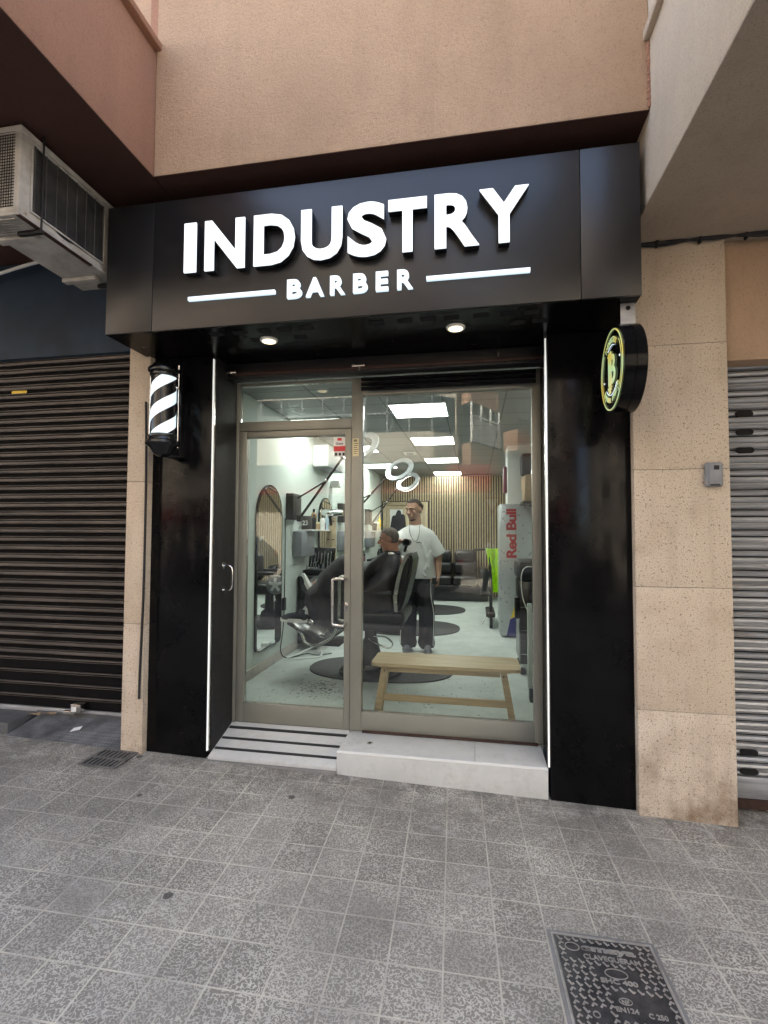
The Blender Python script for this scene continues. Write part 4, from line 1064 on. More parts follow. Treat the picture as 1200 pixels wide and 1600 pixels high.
# ------------------------------------------------------------------ fridge
fr = thing('drinks_fridge', 'silver drinks fridge with red sideways lettering', 'fridge', (.6, 7.1, .19))
MB().box(.335, .80, 6.95, 7.5, .215, 1.99, .03).build('cabinet', 'silver', fr)
mb = MB(); mb.box(.40, .77, 7.0, 7.45, .192, .214)
mb.build('plinth', 'black_matte', fr)
b = text_bm('Red Bull', .66, .135, .035, .003, 0, 0, 0, space=.92)
for v in b.verts: v.co = Vector((.560-v.co.z, 6.9465+v.co.y, 1.26+v.co.x))
mb = MB(); mb.add(b); mb.build('lettering', 'lettering_red', fr)
MB().poly([(.42, 6.944, .215), (.79, 6.944, .215), (.79, 6.944, .62), (.47, 6.944, .44)], (0, .0045, 0)).build('blue_print', 'blueplastic', fr)
MB().poly([(.475, 6.944, .445), (.79, 6.944, .625), (.79, 6.944, 1.1), (.58, 6.944, .80)], (0, .0045, 0)).build('yellow_print', 'yellow', fr)
bx = thing('equipment_box', 'white casing standing on top of the silver fridge', 'casing', (.55, 7.2, 1.99))
MB().box(.45, .78, 7.05, 7.45, 1.992, 2.80, .012).build('casing', 'white', bx)
MB().box(.40, .448, 7.1, 7.3, 2.15, 2.52, .015).build('side_unit', 'mauve', bx)
tag(MB().box(.62, .85, 6.55, 6.9, 2.0, 2.34, .02).build('paper_bag', 'cardboard'), 'crumpled brown paper bag above the fridge', 'bag')
for v in D.objects['paper_bag'].data.vertices: v.co += Vector((noise.noise(v.co*9), noise.noise(v.co*7+Vector((3, 0, 0))), 0))*.05
tag(MB().box(.60, .85, 6.60, 6.85, 2.345, 2.62, .03).build('folded_bag', 'navy', None), 'dark folded bag standing on the brown paper bag', 'bag')
MB_ = thing('bag_shelf', 'dark shelf bracketed to the right wall carrying the bags', 'shelf', (.9, 6.7, 1.98)); MB().box(.60, 1.045, 6.5, 6.93, 1.965, 1.995).build('board', 'black_matte', MB_)
MB().tube([(1.04, 6.7, 1.75), (.70, 6.7, 1.963)], .012).build('bracket', 'black_matte', MB_)

# black tool cart and pale board
ct = thing('tool_cart', 'black cart with a white cable at the right side of the shop', 'cart', (.6, 5.3, .19))
MB().box(.44, .80, 5.15, 5.65, .30, 1.12, .02).build('body', 'black', ct)
MB().box(.425, .82, 5.13, 5.67, 1.121, 1.32, .05).build('upper_case', 'black_matte', ct)
mb = MB()
for y in (5.2, 5.6): mb.cyl((.47, y-.02, .225), (.47, y+.02, .225), .033); mb.cyl((.77, y-.02, .225), (.77, y+.02, .225), .033)
mb.build('castor', 'rubber', ct)
mb = MB()
for k in range(3): mb.box(.45, .79, 5.143, 5.149, .40+k*.23, .405+k*.23)
mb.build('drawer_gap', 'grey_plastic', ct)
mb = MB(); mb.box(.40, .439, 5.2, 5.3, .74, .95, .008); mb.build('side_pocket', 'black_matte', ct)
tag(MB().tube([(.60, 5.12, 1.26), (.50, 5.12, 1.26), (.455, 5.11, 1.18), (.46, 5.10, 1.0), (.50, 5.09, .86), (.56, 5.09, .80)], .005).build('white_cable', 'white'), 'white cable hanging over the black cart', 'cable')
pbn = thing('leaning_board', 'pale upright board leaning beside the black cart', 'board', (.47, 4.5, .19))
MB().box(.440, .475, 4.38, 4.44, .30, 1.0, .003).build('board', 'board', pbn); MB().box(.45, .50, 4.36, 4.46, .192, .299, .004).build('foot', 'rubber', pbn)

# scooter with vest
sc = thing('kick_scooter', 'folding black electric scooter parked by the fridge', 'scooter', (.25, 7.8, .19))
mb = MB(); mb.cyl((.22, 7.62, .285), (.26, 7.62, .285), .095, .095, 28); mb.build('front_wheel', 'rubber', sc)
mb = MB(); mb.cyl((.22, 8.5, .285), (.26, 8.5, .285), .095, .095, 28); mb.build('rear_wheel', 'rubber', sc)
MB().box(.17, .31, 7.75, 8.42, .32, .39, .02).build('deck', 'black', sc)
MB().tube([(.24, 7.64, .36), (.24, 7.70, .7), (.24, 7.78, 1.33)], .025).build('stem', 'black', sc)
MB().tube([(-.02, 7.78, 1.33), (.24, 7.78, 1.345), (.46, 7.78, 1.33)], .016).build('handlebar', 'black_matte', sc)
MB().box(.20, .28, 7.52, 7.70, .38, .42, .015).build('mudguard', 'brown_frame', sc)
MB().tube([(.18, 7.9, .32), (.12, 7.86, .20)], .008).build('kickstand', 'steel', sc)
hv = MB(); b = bmesh.new(); nx, nz = 14, 34; G = {}
for i in range(nx+1):
    for j in range(nz+1):
        u, v = i/nx, j/nz
        wd = .20-.05*math.sin(v*2.6)
        x = .300+(u-.5)*wd*1.25+.055*v-.01; z = 1.36-.66*v
        y = 7.735+.030*math.sin(u*14+v*3)*(.3+v)+.02*noise.noise(Vector((u*4, v*6, 0)))
        G[i, j] = b.verts.new((x, y, z))
for i in range(nx):
    for j in range(nz): b.faces.new((G[i, j], G[i+1, j], G[i+1, j+1], G[i, j+1]))
bmesh.ops.solidify(b, geom=b.faces[:], thickness=.012); hv.add(b)
tag(hv.build('safety_vest', 'hivis'), 'fluorescent yellow safety vest hanging on the scooter handlebar', 'vest')

# ------------------------------------------------------------------ barber chair
bc = thing('barber_chair', 'black barber chair with chrome arm band and round pump base, in use', 'barber chair', (-1.02, 4.92, .19))
MB().lathe([(.30, 0), (.31, .01), (.31, .035), (.29, .055), (.16, .075), (.15, .11)], (-1.02, 4.93, .203), 56).build('base', 'black', bc)
MB().lathe([(.125, 0), (.12, .03), (.095, .12), (.075, .20), (.070, .23)], (-1.02, 4.93, .312), 40).build('pump_housing', 'black_matte', bc)
MB().cyl((-1.02, 4.93, .54), (-1.02, 4.93, .63), .06).build('collar', 'black_matte', bc)
MB().cyl((-1.02, 4.93, .62), (-1.02, 4.93, .70), .03).build('piston', 'steel', bc)
MB().tube([(-1.02, 4.84, .56), (-.94, 4.72, .55), (-.80, 4.68, .51), (-.76, 4.70, .55), (-.84, 4.74, .60), (-.96, 4.80, .59)], .008).build('pump_lever', 'chrome', bc)
MB().box(-1.30, -.68, 4.64, 5.22, .675, .735, .02).build('seat_frame', 'black_matte', bc)
MB().box(-1.34, -.64, 4.62, 5.24, .736, .86, .045, None, 4).build('seat', 'leather', bc)
# backrest, slightly reclined, rounded top
mb = MB(); pts = []
for (x, z) in ((-.735, .84), (-.690, .84), (-.640, .98), (-.585, 1.2), (-.565, 1.34), (-.585, 1.40), (-.63, 1.395), (-.665, 1.33), (-.70, 1.15), (-.735, 1.0)): pts.append((x, 4.66, z))
mb.poly(pts, (0, .54, 0)); bmesh.ops.bevel(mb.bm, geom=[e for e in mb.bm.edges if abs((e.verts[0].co-e.verts[1].co).y) < .01], offset=.03, segments=4, affect='EDGES')
mb.build('backrest', 'leather', bc)
mb = MB()
P = [(-.735, .86), (-.745, 1.0), (-.72, 1.14), (-.685, 1.28), (-.635, 1.385), (-.585, 1.41)]
for i in range(len(P)-1):
    (x0, z0), (x1, z1) = P[i], P[i+1]
    mb.poly([(x0, 4.628, z0), (x0+.034, 4.628, z0-.006), (x1+.034, 4.628, z1-.006), (x1, 4.628, z1)], (0, .028, 0))
bmesh.ops.remove_doubles(mb.bm, verts=mb.bm.verts, dist=.0005)
bnd = mb.build('arm_band', 'steel', bc)
mb = MB(); mb.sph((-.72, 4.625, 1.03), .010, 8); mb.sph((-.715, 4.625, .95), .010, 8); mb.build('rivet', 'chrome', bnd)
MB().box(-1.24, -.76, 4.61, 4.67, 1.0, 1.05, .02).build('armrest', 'leather', bc); MB().box(-1.24, -.76, 5.19, 5.25, 1.0, 1.05, .02).build('armrest', 'leather', bc)
MB().tube([(-1.30, 4.72, .70), (-1.36, 4.72, .58), (-1.50, 4.72, .50), (-1.62, 4.72, .52), (-1.66, 4.72, .60), (-1.72, 4.72, .66)], .020).build('footrest_arm', 'steel', bc)
MB().tube([(-1.30, 5.12, .70), (-1.36, 5.12, .58), (-1.50, 5.12, .50), (-1.62, 5.12, .52), (-1.66, 5.12, .60), (-1.72, 5.12, .66)], .020).build('footrest_arm', 'steel', bc)
MB().box(-.16, .16, -.22, .22, -.012, .012, .006, Matrix.Translation((-1.67, 4.92, .63)) @ Matrix.Rotation(R(28), 4, 'Y')).build('footplate', 'black', bc)
MB().box(-1.52, -1.30, 4.80, 5.05, .47, .53, .02).build('footrest_hinge', 'black_matte', bc)

# two more chairs, behind, mostly hidden
for yy, lab in ((7.15, 'empty black barber chair behind the occupied one'), (9.1, 'empty black barber chair farthest from the window')):
    t = thing('barber_chair', lab, 'barber chair', (-1.1, yy, .19), 'empty barber chairs')
    MB().lathe([(.29, 0), (.30, .01), (.30, .035), (.15, .075), (.12, .2), (.07, .24), (.06, .48)], (-1.15, yy, .203), 40).build('base', 'black_matte', t)
    MB().box(-1.40, -.86, yy-.28, yy+.28, .68, .84, .05, None, 3).build('seat', 'leather', t)
    MB().box(-.95, -.86, yy-.26, yy+.26, .84, 1.25, .05, Matrix(), 3).build('backrest', 'leather', t)
    for s in (-1, 1): MB().box(-1.35, -.9, yy+s*.30-.03, yy+s*.30+.03, .97, 1.02, .02).build('armrest', 'leather', t)
    MB().tube([(-1.38, yy, .70), (-1.5, yy, .5), (-1.62, yy, .55)], .02).build('footrest_arm', 'steel', t)

# ------------------------------------------------------------------ people
def voxel(mb, name, m, parent, size=.006, smooth=3):
    o = mb.build(name+'_tmp', m)
    md = o.modifiers.new('r', 'REMESH'); md.mode = 'VOXEL'; md.voxel_size = size; md.use_smooth_shade = True
    if smooth:
        s = o.modifiers.new('s', 'SMOOTH'); s.factor = .5; s.iterations = smooth
    bpy.context.view_layer.update()
    me = D.meshes.new_from_object(o.evaluated_get(bpy.context.evaluated_depsgraph_get()))
    D.objects.remove(o)
    me.name = name; n = D.objects.new(name, me); col.objects.link(n)
    if parent is not None:
        og = org(parent); me.transform(Matrix.Translation(-og)); n.parent = parent
    me.polygons.foreach_set('use_smooth', [True]*len(me.polygons))
    if not me.materials: me.materials.append(M[m] if isinstance(m, str) else m)
    return n
def frame(fwd, upv=(0, 0, 1)):
    """head frame: columns = right, forward, up"""
    f = Vector(fwd).normalized(); u = Vector(upv); r = f.cross(u).normalized(); u = r.cross(f).normalized()
    return Matrix(((r.x, f.x, u.x), (r.y, f.y, u.y), (r.z, f.z, u.z)))
def head_parts(mb, c, Fm, k=1.0):
    """adds a head; c is the head centre, half the head is .118 high"""
    def P(x, y, z): return Vector(c)+Fm @ Vector((x, y, z))*k
    mb.sph(P(0, -.005, .025), .092*k, 18, (.84, 1.03, 1.0), Fm)
    mb.sph(P(0, .022, -.035), .068*k, 16, (.90, 1.0, 1.12), Fm)
    mb.sph(P(0, .048, -.086), .030*k, 12, (1.1, .9, .8), Fm)            # chin
    mb.cap(P(0, .088, .012), P(0, .112, -.026), .009*k, .014*k, 8)       # nose
    mb.sph(P(0, .106, -.030), .013*k, 8, (1.3, .9, .8), Fm)
    for s in (-1, 1):
        mb.cap(P(.012*s, .088, .026), P(.050*s, .070, .024), .010*k, .008*k, 8)   # brow
        mb.sph(P(.040*s, .068, -.020), .022*k, 8, (1, .7, .9), Fm)       # cheek
        mb.sph(P(.080*s, -.008, -.006), .030*k, 10, (.32, .62, 1.05), Fm)  # ear
        mb.cap(P(.035*s, .0, -.055), P(.030*s, .042, -.082), .026*k, .020*k, 8)  # jaw
    mb.cap(P(-.020, .092, -.054), P(.020, .092, -.054), .0075*k, .0075*k, 6)
    mb.cap(P(-.016, .090, -.066), P(.016, .090, -.066), .008*k, .008*k, 6)
    return P
def face_details(P, Fm, parent, body, hairm, beard=True, k=1.0):
    mb = MB()
    for s in (-1, 1): mb.sph(P(.031*s, .0845, -.001), .0062*k, 8, (1.3, .9, .5), Fm)
    mb.build('eyes', 'hair', body)
    mb = MB()
    for s in (-1, 1): mb.cap(P(.016*s, .0985, .0275), P(.048*s, .082, .0265), .0042*k, .003*k, 6)
    mb.build('eyebrows', hairm, body)
def hair_cap(P, Fm, c, name, m, parent, k=1.0, thick=1.05, front=.060):
    b = bmesh.new(); bmesh.ops.create_uvsphere(b, u_segments=48, v_segments=32, radius=.092*thick*k)
    for v in b.verts:
        n = noise.noise(v.co*60)*.0035
        v.co *= 1+n*10*.1
    def keep(p):
        p = p/k
        line = front-.012 if p.y > .045 else (front-.012-(.045-p.y)*1.05)
        if p.y < -.02: line = -.075
        return p.z > line
    dl = [f for f in b.faces if not keep(f.calc_center_median())]
    bmesh.ops.delete(b, geom=dl, context='FACES')
    for v in b.verts:
        v.co = Vector((v.co.x*.86, v.co.y*1.03-.005, v.co.z+.025*k))
        v.co = Vector(c)+Fm @ v.co
    bmesh.ops.solidify(b, geom=b.faces[:], thickness=.008*k)
    mb = MB(); mb.add(b); return mb.build(name, m, parent, 60)
def hand(mb, w, d, pn, side=1, curl=.5, k=1.0):
    """w wrist, d direction the hand points, pn palm normal; side: thumb side sign"""
    w = Vector(w); d = Vector(d).normalized(); pn = Vector(pn).normalized(); a = d.cross(pn).normalized()*side
    for i in range(5):
        t = (i/4-.5)*.062*k
        mb.cap(w+a*t*.6+d*.005, w+a*t+d*.082*k, .0135*k, .0115*k, 8)
    L = (.068, .078, .073, .058)
    for i in range(4):
        base = w+a*(.031-.0207*i)*k+d*.085*k
        p = base; dir_ = d.copy(); seg = (.45, .31, .24)
        for j, q in enumerate(seg):
            ang = curl*(.5+.45*j)
            dir_ = (d*math.cos(ang*(j+1)*.6)+pn*math.sin(ang*(j+1)*.6)).normalized()
            nx_ = p+dir_*L[i]*q*k
            mb.cap(p, nx_, (.0092-.0008*j)*k, (.0086-.0008*j)*k, 7); p = nx_
    p = w+a*.030*k+d*.018*k; q = p+(a*.8+d*.7+pn*.3).normalized()*.045*k; r = q+(a*.25+d+pn*.4).normalized()*.032*k
    mb.cap(p, q, .0135*k, .0105*k, 8); mb.cap(q, r, .0105*k, .0085*k, 8)

def sneaker(t, pos, fwd, upv, m1, m2, name='shoe'):
    Fm = frame(fwd, upv); pos = Vector(pos)
    def P(x, y, z): return pos+Fm @ Vector((x, y, z))
    mb = MB()
    mb.sph(P(0, -.09, .055), .045, 12, (.85, 1.1, 1.05), Fm); mb.sph(P(0, .07, .036), .045, 12, (1.0, 1.5, .72), Fm)
    mb.cap(P(0, -.08, .07), P(0, .06, .040), .040, .038, 10); mb.cyl(P(0, -.085, .06), P(0, -.082, .125), .038, .041, 20)
    o = voxel(mb, name, m1, t, .006, 2)
    mb = MB(); pts = []
    n = 40
    for k in range(n):
        a = 2*math.pi*k/n; c, s = math.cos(a), math.sin(a)
        wdt = .044-.008*max(0, -s)
        pts.append(P(wdt*c*(1 if abs(s) < .9 else .95), .140*s+.005, -.002))
    mb.poly(pts, (Fm @ Vector((0, 0, .034))))
    mb.build('sole', m2, o)
    mb = MB()
    for j in range(4): mb.cap(P(-.022, -.005+j*.022, .083-.007*j), P(.022, .002+j*.022, .083-.007*j), .0035, .0035, 6)
    mb.build('laces', m2, o)
    return o

# standing barber
pr = thing('person', 'barber standing in a loose white t-shirt and black trousers with white piping', 'person', (-.68, 5.97, .19))
mb = MB()
hc = Vector((-.705, 5.925, 1.868)); Fm = frame((-.45, -.85, -.16))
P1 = head_parts(mb, hc, Fm, 1.13)
mb.cap((-.69, 5.955, 1.62), (-.70, 5.94, 1.80), .078, .070)
Ls, Rs = Vector((-.50, 5.97, 1.555)), Vector((-.87, 5.95, 1.555))
mb.cap((-.80, 5.96, 1.555), (-.57, 5.97, 1.555), .060, .060); mb.cap((-.69, 5.965, 1.52), (-.68, 5.98, 1.12), .135, .125)
Le, Lw = Vector((-.425, 5.985, 1.325)), Vector((-.415, 5.92, 1.105))
mb.cap(Ls, Le, .058, .048); mb.cap(Le, Lw, .050, .031)
hand(mb, Lw, (.02, -.12, -1), (-.9, -.1, .1), -1, .55)
Re, Rw = Vector((-.99, 5.68, 1.40)), Vector((-.80, 5.40, 1.50))
mb.cap(Rs, Re, .058, .048); mb.cap(Re, Rw, .050, .031)
hand(mb, Rw, (.62, -.75, .12), (-.2, -.2, -.9), 1, 1.15)
for s, kx, ky in ((-.78, -.77, 5.95), (-.58, -.555, 5.94)):
    mb.cap((s, 5.98, 1.06), (kx, ky, .66), .085, .058); mb.cap((kx, ky, .66), (kx-.004, 5.98, .30), .056, .042)
body = voxel(mb, 'body', 'skin', pr, .0055, 2)
face_details(P1, Fm, pr, body, 'hair', k=1.13); hair_cap(P1, Fm, hc, 'hair', 'hair', pr, 1.13, 1.035, .072)
mb = MB()
mb.cap(P1(-.032, .048, -.098), P1(0, .070, -.104), .010, .011, 8); mb.cap(P1(.032, .048, -.098), P1(0, .070, -.104), .010, .011, 8)
mb.cap(P1(-.020, .0965, -.044), P1(.020, .0965, -.044), .003, .003, 6); mb.build('beard', 'hair', pr)
# t-shirt: tube torso with drape, sleeves
mb = MB()
def ell(c, rx, ry, n=40, ph=0, wob=0, z=None):
    return [Vector((c[0]+rx*(1+wob*math.sin(5*a+ph))*math.cos(a), c[1]+ry*(1+wob*math.sin(4*a+ph*2))*math.sin(a), c[2]+(.012*math.sin(3*a+ph) if wob else 0))) for a in [2*math.pi*k/n for k in range(n)]]
def loft(mb, rings, close=False):
    b = mb.bm; V = [[b.verts.new(p) for p in r] for r in rings]
    for A_, B_ in zip(V, V[1:]):
        n = len(A_)
        for i in range(n): b.faces.new((A_[i], A_[(i+1) % n], B_[(i+1) % n], B_[i]))
    if close: b.faces.new(V[0][::-1]); b.faces.new(V[-1])
rr_ = [ell((-.68, 5.975, 1.060), .225, .165, ph=1.0, wob=.035), ell((-.682, 5.972, 1.13), .222, .165, ph=.8, wob=.03), ell((-.685, 5.97, 1.25), .215, .160, ph=.3, wob=.03), ell((-.687, 5.967, 1.38), .218, .158, ph=.1, wob=.02),
       ell((-.688, 5.963, 1.50), .222, .150), ell((-.688, 5.962, 1.58), .222, .132), ell((-.688, 5.96, 1.635), .175, .110), ell((-.692, 5.955, 1.672), .100, .085), ell((-.693, 5.953, 1.692), .078, .072)]
loft(mb, rr_, True)
def sleeve(a, b_, r0, r1):
    a, b_ = Vector(a), Vector(b_); mb.sph(a, r0, 14); mb.cyl(a, b_, r0, r1, 32)
    d = (b_-a).normalized(); x = d.cross(Vector((0, 1, 0))).normalized(); y = x.cross(d)
    for k in range(5):
        q = 2*math.pi*k/5+.4; o_ = r1*.9*(math.cos(q)*x+math.sin(q)*y); mb.cap(a.lerp(b_, .45)+o_*.95, b_+o_-d*.01, .008, .016, 6)
sleeve(Ls+Vector((-.03, 0, -.015)), Ls.lerp(Le, .98)+Vector((.016, 0, 0)), .088, .090); sleeve(Rs+Vector((.03, 0, -.015)), Rs.lerp(Re, .92), .088, .090)
for (x0_, z0_, x1_, z1_, r_) in ((-.78, 1.42, -.60, 1.12, .012), (-.60, 1.46, -.52, 1.20, .012), (-.84, 1.30, -.70, 1.10, .012), (-.50, 1.38, -.56, 1.16, .010), (-.72, 1.30, -.56, 1.09, .010)):
    mb.cap((x0_, 5.830, z0_), (x1_, 5.824, z1_), r_*1.5, r_*1.1, 8)
ts = voxel(mb, 'tshirt', 'tee', pr, .008, 5)
mb = MB(); mb.cap((-.735, 5.800, 1.475), (-.775, 5.803, 1.478), .006, .004, 6); mb.cap((-.66, 5.800, 1.478), (-.635, 5.802, 1.486), .005, .005, 6); mb.cap((-.633, 5.802, 1.484), (-.605, 5.804, 1.474), .005, .005, 6); mb.build('chest_print', 'walnut', ts)
mb = MB(); mb.tube([(-.755, 5.885, 1.675), (-.745, 5.83, 1.60), (-.705, 5.797, 1.515), (-.67, 5.797, 1.49), (-.645, 5.80, 1.53), (-.63, 5.84, 1.61), (-.635, 5.89, 1.68)], .0028, 6); mb.build('necklace', 'walnut', pr)
# trousers
mb = MB()
loft(mb, [ell((-.68, 5.98, 1.11), .165, .130), ell((-.68, 5.98, 1.02), .185, .140), ell((-.68, 5.98, .95), .190, .140), ell((-.68, 5.98, .90), .185, .130)], True)
for s, kx, ky in ((-.775, -.77, 5.955), (-.590, -.555, 5.945)):
    rings = [ell((s, 5.98, .98), .098, .120, 28), ell((s-.0, 5.975, .85), .103, .115, 28, 1, .03), ell((kx, ky+.01, .66), .095, .10, 28, 2, .03), ell((kx-.002, 5.965, .48), .093, .098, 28, 3, .05), ell((kx-.004, 5.98, .36), .092, .10, 28, 4, .06), ell((kx-.004, 5.975, .285), .100, .115, 28, 5, .09), ell((kx-.004, 5.975, .245), .088, .10, 28, 5, .06)]
    loft(mb, rings, True)
tr = voxel(mb, 'trousers', 'trousers', pr, .008, 2)
mb = MB()
mb.tube([(-.505, 5.90, 1.03), (-.500, 5.885, .85), (-.468, 5.885, .66), (-.470, 5.89, .45), (-.475, 5.885, .28)], .0045, 6)
mb.tube([(-.865, 5.90, .98), (-.868, 5.885, .85), (-.858, 5.885, .66), (-.858, 5.885, .45), (-.858, 5.88, .30)], .0045, 6)
mb.build('piping', 'white', tr)
sneaker(pr, (-.775, 5.92, .205), (-.18, -1, 0), (0, 0, 1), 'sneaker', 'grey_plastic')
sneaker(pr, (-.545, 5.90, .205), (.22, -1, 0), (0, 0, 1), 'sneaker', 'grey_plastic')

hdr = thing('handheld_hair_dryer', 'dark hair dryer held by the barber with its nozzle towards the window', 'hair dryer', (-.69, 5.2, 1.49))
mb = MB(); b = bmesh.new(); g = []
for r, y in ((.030, 5.36), (.036, 5.30), (.034, 5.20), (.040, 5.12), (.036, 5.12), (.030, 5.20)):
    g.append([b.verts.new((-.692+r*math.cos(2*math.pi*k/32), y, 1.493+r*math.sin(2*math.pi*k/32))) for k in range(32)])
for A_, B_ in zip(g, g[1:]):
    for i in range(32): b.faces.new((A_[i], A_[(i+1) % 32], B_[(i+1) % 32], B_[i]))
b.faces.new(g[0]); b.faces.new(g[-1]); mb.add(b); mb.build('nozzle', 'walnut', hdr)
MB().cyl((-.692, 5.195, 1.493), (-.692, 5.198, 1.493), .029).build('outlet', 'hole', hdr)
MB().cap((-.70, 5.30, 1.49), (-.735, 5.33, 1.40), .016, .014, 10).build('grip', 'black_matte', hdr)

# seated client
pc = thing('person', 'seated client with short grey hair wrapped in a dark cape, facing left', 'person', (-.9, 4.92, .86))
mb = MB(); hc2 = Vector((-.832, 4.92, 1.532)); Fm2 = frame((-1, -.05, -.10))
P2 = head_parts(mb, hc2, Fm2, .98)
mb.cap((-.785, 4.92, 1.38), (-.81, 4.92, 1.47), .062, .056)
mb.cap((-.81, 4.83, 1.22), (-.81, 5.01, 1.22), .06, .06); mb.cap((-.80, 4.92, 1.26), (-.90, 4.92, .98), .12, .13)
mb.cap((-.90, 4.83, .96), (-1.33, 4.83, 1.02), .085, .06); mb.cap((-1.33, 4.83, 1.02), (-1.62, 4.80, .80), .055, .04)
mb.cap((-.90, 5.01, .96), (-1.32, 5.0, 1.16), .085, .06); mb.cap((-1.32, 5.0, 1.16), (-1.60, 4.96, 1.06), .055, .04)
mb.cap((-.83, 4.82, 1.20), (-.94, 4.79, 1.00), .05, .04); mb.cap((-.94, 4.79, 1.00), (-1.15, 4.82, 1.06), .038, .026); hand(mb, (-1.15, 4.82, 1.06), (-1, .3, 0), (0, 0, -1), 1, .5)
mb.cap((-.83, 5.02, 1.20), (-.94, 5.05, 1.00), .05, .04); mb.cap((-.94, 5.05, 1.00), (-1.15, 5.02, 1.06), .038, .026); hand(mb, (-1.15, 5.02, 1.06), (-1, -.3, 0), (0, 0, -1), -1, .5)
body2 = voxel(mb, 'body', 'skin2', pc, .0055, 2)
face_details(P2, Fm2, pc, body2, 'grey_hair'); hair_cap(P2, Fm2, hc2, 'hair', 'grey_hair', pc, .98, 1.025, .062)
MB().cap((-1.60, 4.76, .87), (-1.665, 4.745, .775), .038, .036, 10).build('sock', 'white', pc)
sneaker(pc, (-1.75, 4.74, .715), (-1, 0, .03), (0, 0, 1), 'navy', 'white')
sneaker(pc, (-1.655, 4.93, 1.05), (-.45, -.1, .9), (-.9, 0, -.45), 'navy', 'white')

# cape: swept cross-sections from the knees to the neck
cape_prof = [(-.86, 1.405), (-.93, 1.375), (-1.02, 1.31), (-1.12, 1.31), (-1.20, 1.36), (-1.26, 1.385), (-1.34, 1.345), (-1.43, 1.27), (-1.52, 1.18), (-1.595, 1.08), (-1.64, .98), (-1.645, .88), (-1.60, .79), (-1.54, .71), (-1.47, .655), (-1.38, .635),
             (-1.30, .67), (-1.24, .72), (-1.16, .73), (-1.05, .725), (-.93, .735), (-.82, .76), (-.745, .82), (-.725, .95), (-.715, 1.10), (-.70, 1.24), (-.715, 1.34), (-.76, 1.395)]
def catmull(P_, k=3):
    n = len(P_); o = []
    for i in range(n):
        a, b_, c, d = [Vector(P_[(i+j-1) % n]) for j in range(4)]
        for q in range(k):
            t = q/k; o.append(.5*((2*b_)+(c-a)*t+(2*a-5*b_+4*c-d)*t*t+(3*b_-a-3*c+d)*t**3))
    return o
cp_ = catmull([Vector((x, z, 0)) for x, z in cape_prof], 4)
cen = Vector((-1.12, .98, 0)); neck = Vector((-.80, 1.40, 0))
mb = MB(); rings = []
NS = 44
for j in range(NS+1):
    s = -1+2*j/NS; hw = .32
    f = (1-abs(s)**3.0)**(1/3.0) if abs(s) < 1 else 0
    f = .02+.98*f
    ring_ = []
    for p in cp_:
        near = max(0, 1-(p-neck).length/.20)
        tgt = cen
        q = tgt+(p-tgt)*f
        y = 4.92+s*hw*(1-.55*near)
        lowz = max(0, 1.30-q.y)
        fold = .020*math.sin(q.x*34+s*7+q.y*9)*(.4+.6*abs(noise.noise(Vector((q.x*4, s*2, 9)))))*1.5+.016*noise.noise(Vector((q.x*7, s*3, q.y*4)))*2
        rad = (q-cen); rad = rad.normalized() if rad.length > 1e-4 else rad
        q2 = q+rad*fold*min(1, lowz*3)*.9
        ring_.append(Vector((q2.x, y+fold*.9*(1 if s > 0 else -1)*min(1, lowz*3), q2.y)))
    rings.append(ring_)
loft(mb, rings, True)
for v in mb.bm.verts:
    v.co += Vector((0, -1 if v.co.y < 4.92 else 1, 0))*.02*noise.noise(Vector((v.co.x*9+v.co.z*7, v.co.z*3-v.co.x*4, 2)))
cape = mb.build('cape', 'cape', pc, 80)
MB().lathe([(.075, 0), (.082, .01), (.078, .03), (.068, .04)], (-.80, 4.92, 1.375), 36).build('cape_collar', 'cape', cape)
mb = MB(); mb.sph((-.80, 4.838, 1.388), .026, 10, (1.3, .35, .8)); mb.build('cape_clip', 'chrome', cape)

# ------------------------------------------------------------------ across the street (seen mirrored in the glass)
M['opp'] = stucco('pale_facade_render', (.52, .47, .40)); M['opp2'] = stucco('salmon_facade_render', (.46, .29, .21)); M['opp3'] = stucco('grey_facade_render', (.30, .28, .26))
M['red_awning'] = mat('dark_red_shopfront', (.20, .03, .03), .5, 0, .15); M['dark_glass'] = mat('dark_window_glass', (.03, .035, .04), .1, 0, .3, 1.2)
def up_prism(mb, pts, z0, z1): mb.poly([(x, y, z0) for x, y in pts], (0, 0, z1-z0))
ob = thing('opposite_building', 'pale rendered building across the street with a dark ribbon window, mirrored in the glass', 'building', (-4, -9, 0))
MB().box(-22, -.55, -15, -9, 0, 11.5).build('facade', 'opp', ob)
mb = MB(); up_prism(mb, [(-9, -8.99), (-9, -8.3), (-1.3, -8.3), (-.6, -8.99)], 4.70, 5.90); mb.build('ribbon_window', 'dark_glass', ob)
mb = MB(); up_prism(mb, [(-9.2, -8.98), (-9.2, -8.1), (-1.2, -8.1), (-.5, -8.98)], 3.75, 4.69); mb.build('balcony', 'opp', ob)
mb = MB(); 
for k in range(12): mb.box(-9+k*.7, -8.95+k*.7, -8.29, -8.24, 4.7, 5.9)
mb.box(-9, -1.3, -8.29, -8.24, 5.3, 5.35); mb.build('mullions', 'grey_plastic', ob)
MB().box(-22, .5, -8.98, -8.6, 2.85, 3.70).build('shop_fascia', 'red_awning', ob)
mb = MB()
for k in range(6): mb.box(-20+k*3.4, -17.6+k*3.4, -8.99, -8.93, .4, 2.8)
mb.build('shop_window', 'dark_glass', ob)
mb = MB()
for f_ in range(2):
    for k in range(6): mb.box(-19+k*3.3, -17.6+k*3.3, -8.99, -8.94, 6.8+f_*2.6, 8.3+f_*2.6)
mb.build('upper_windows', 'dark_glass', ob)
ob2 = thing('opposite_building', 'salmon rendered building across the street with glazed bay windows, mirrored in the glass', 'building', (.5, -9, 0))
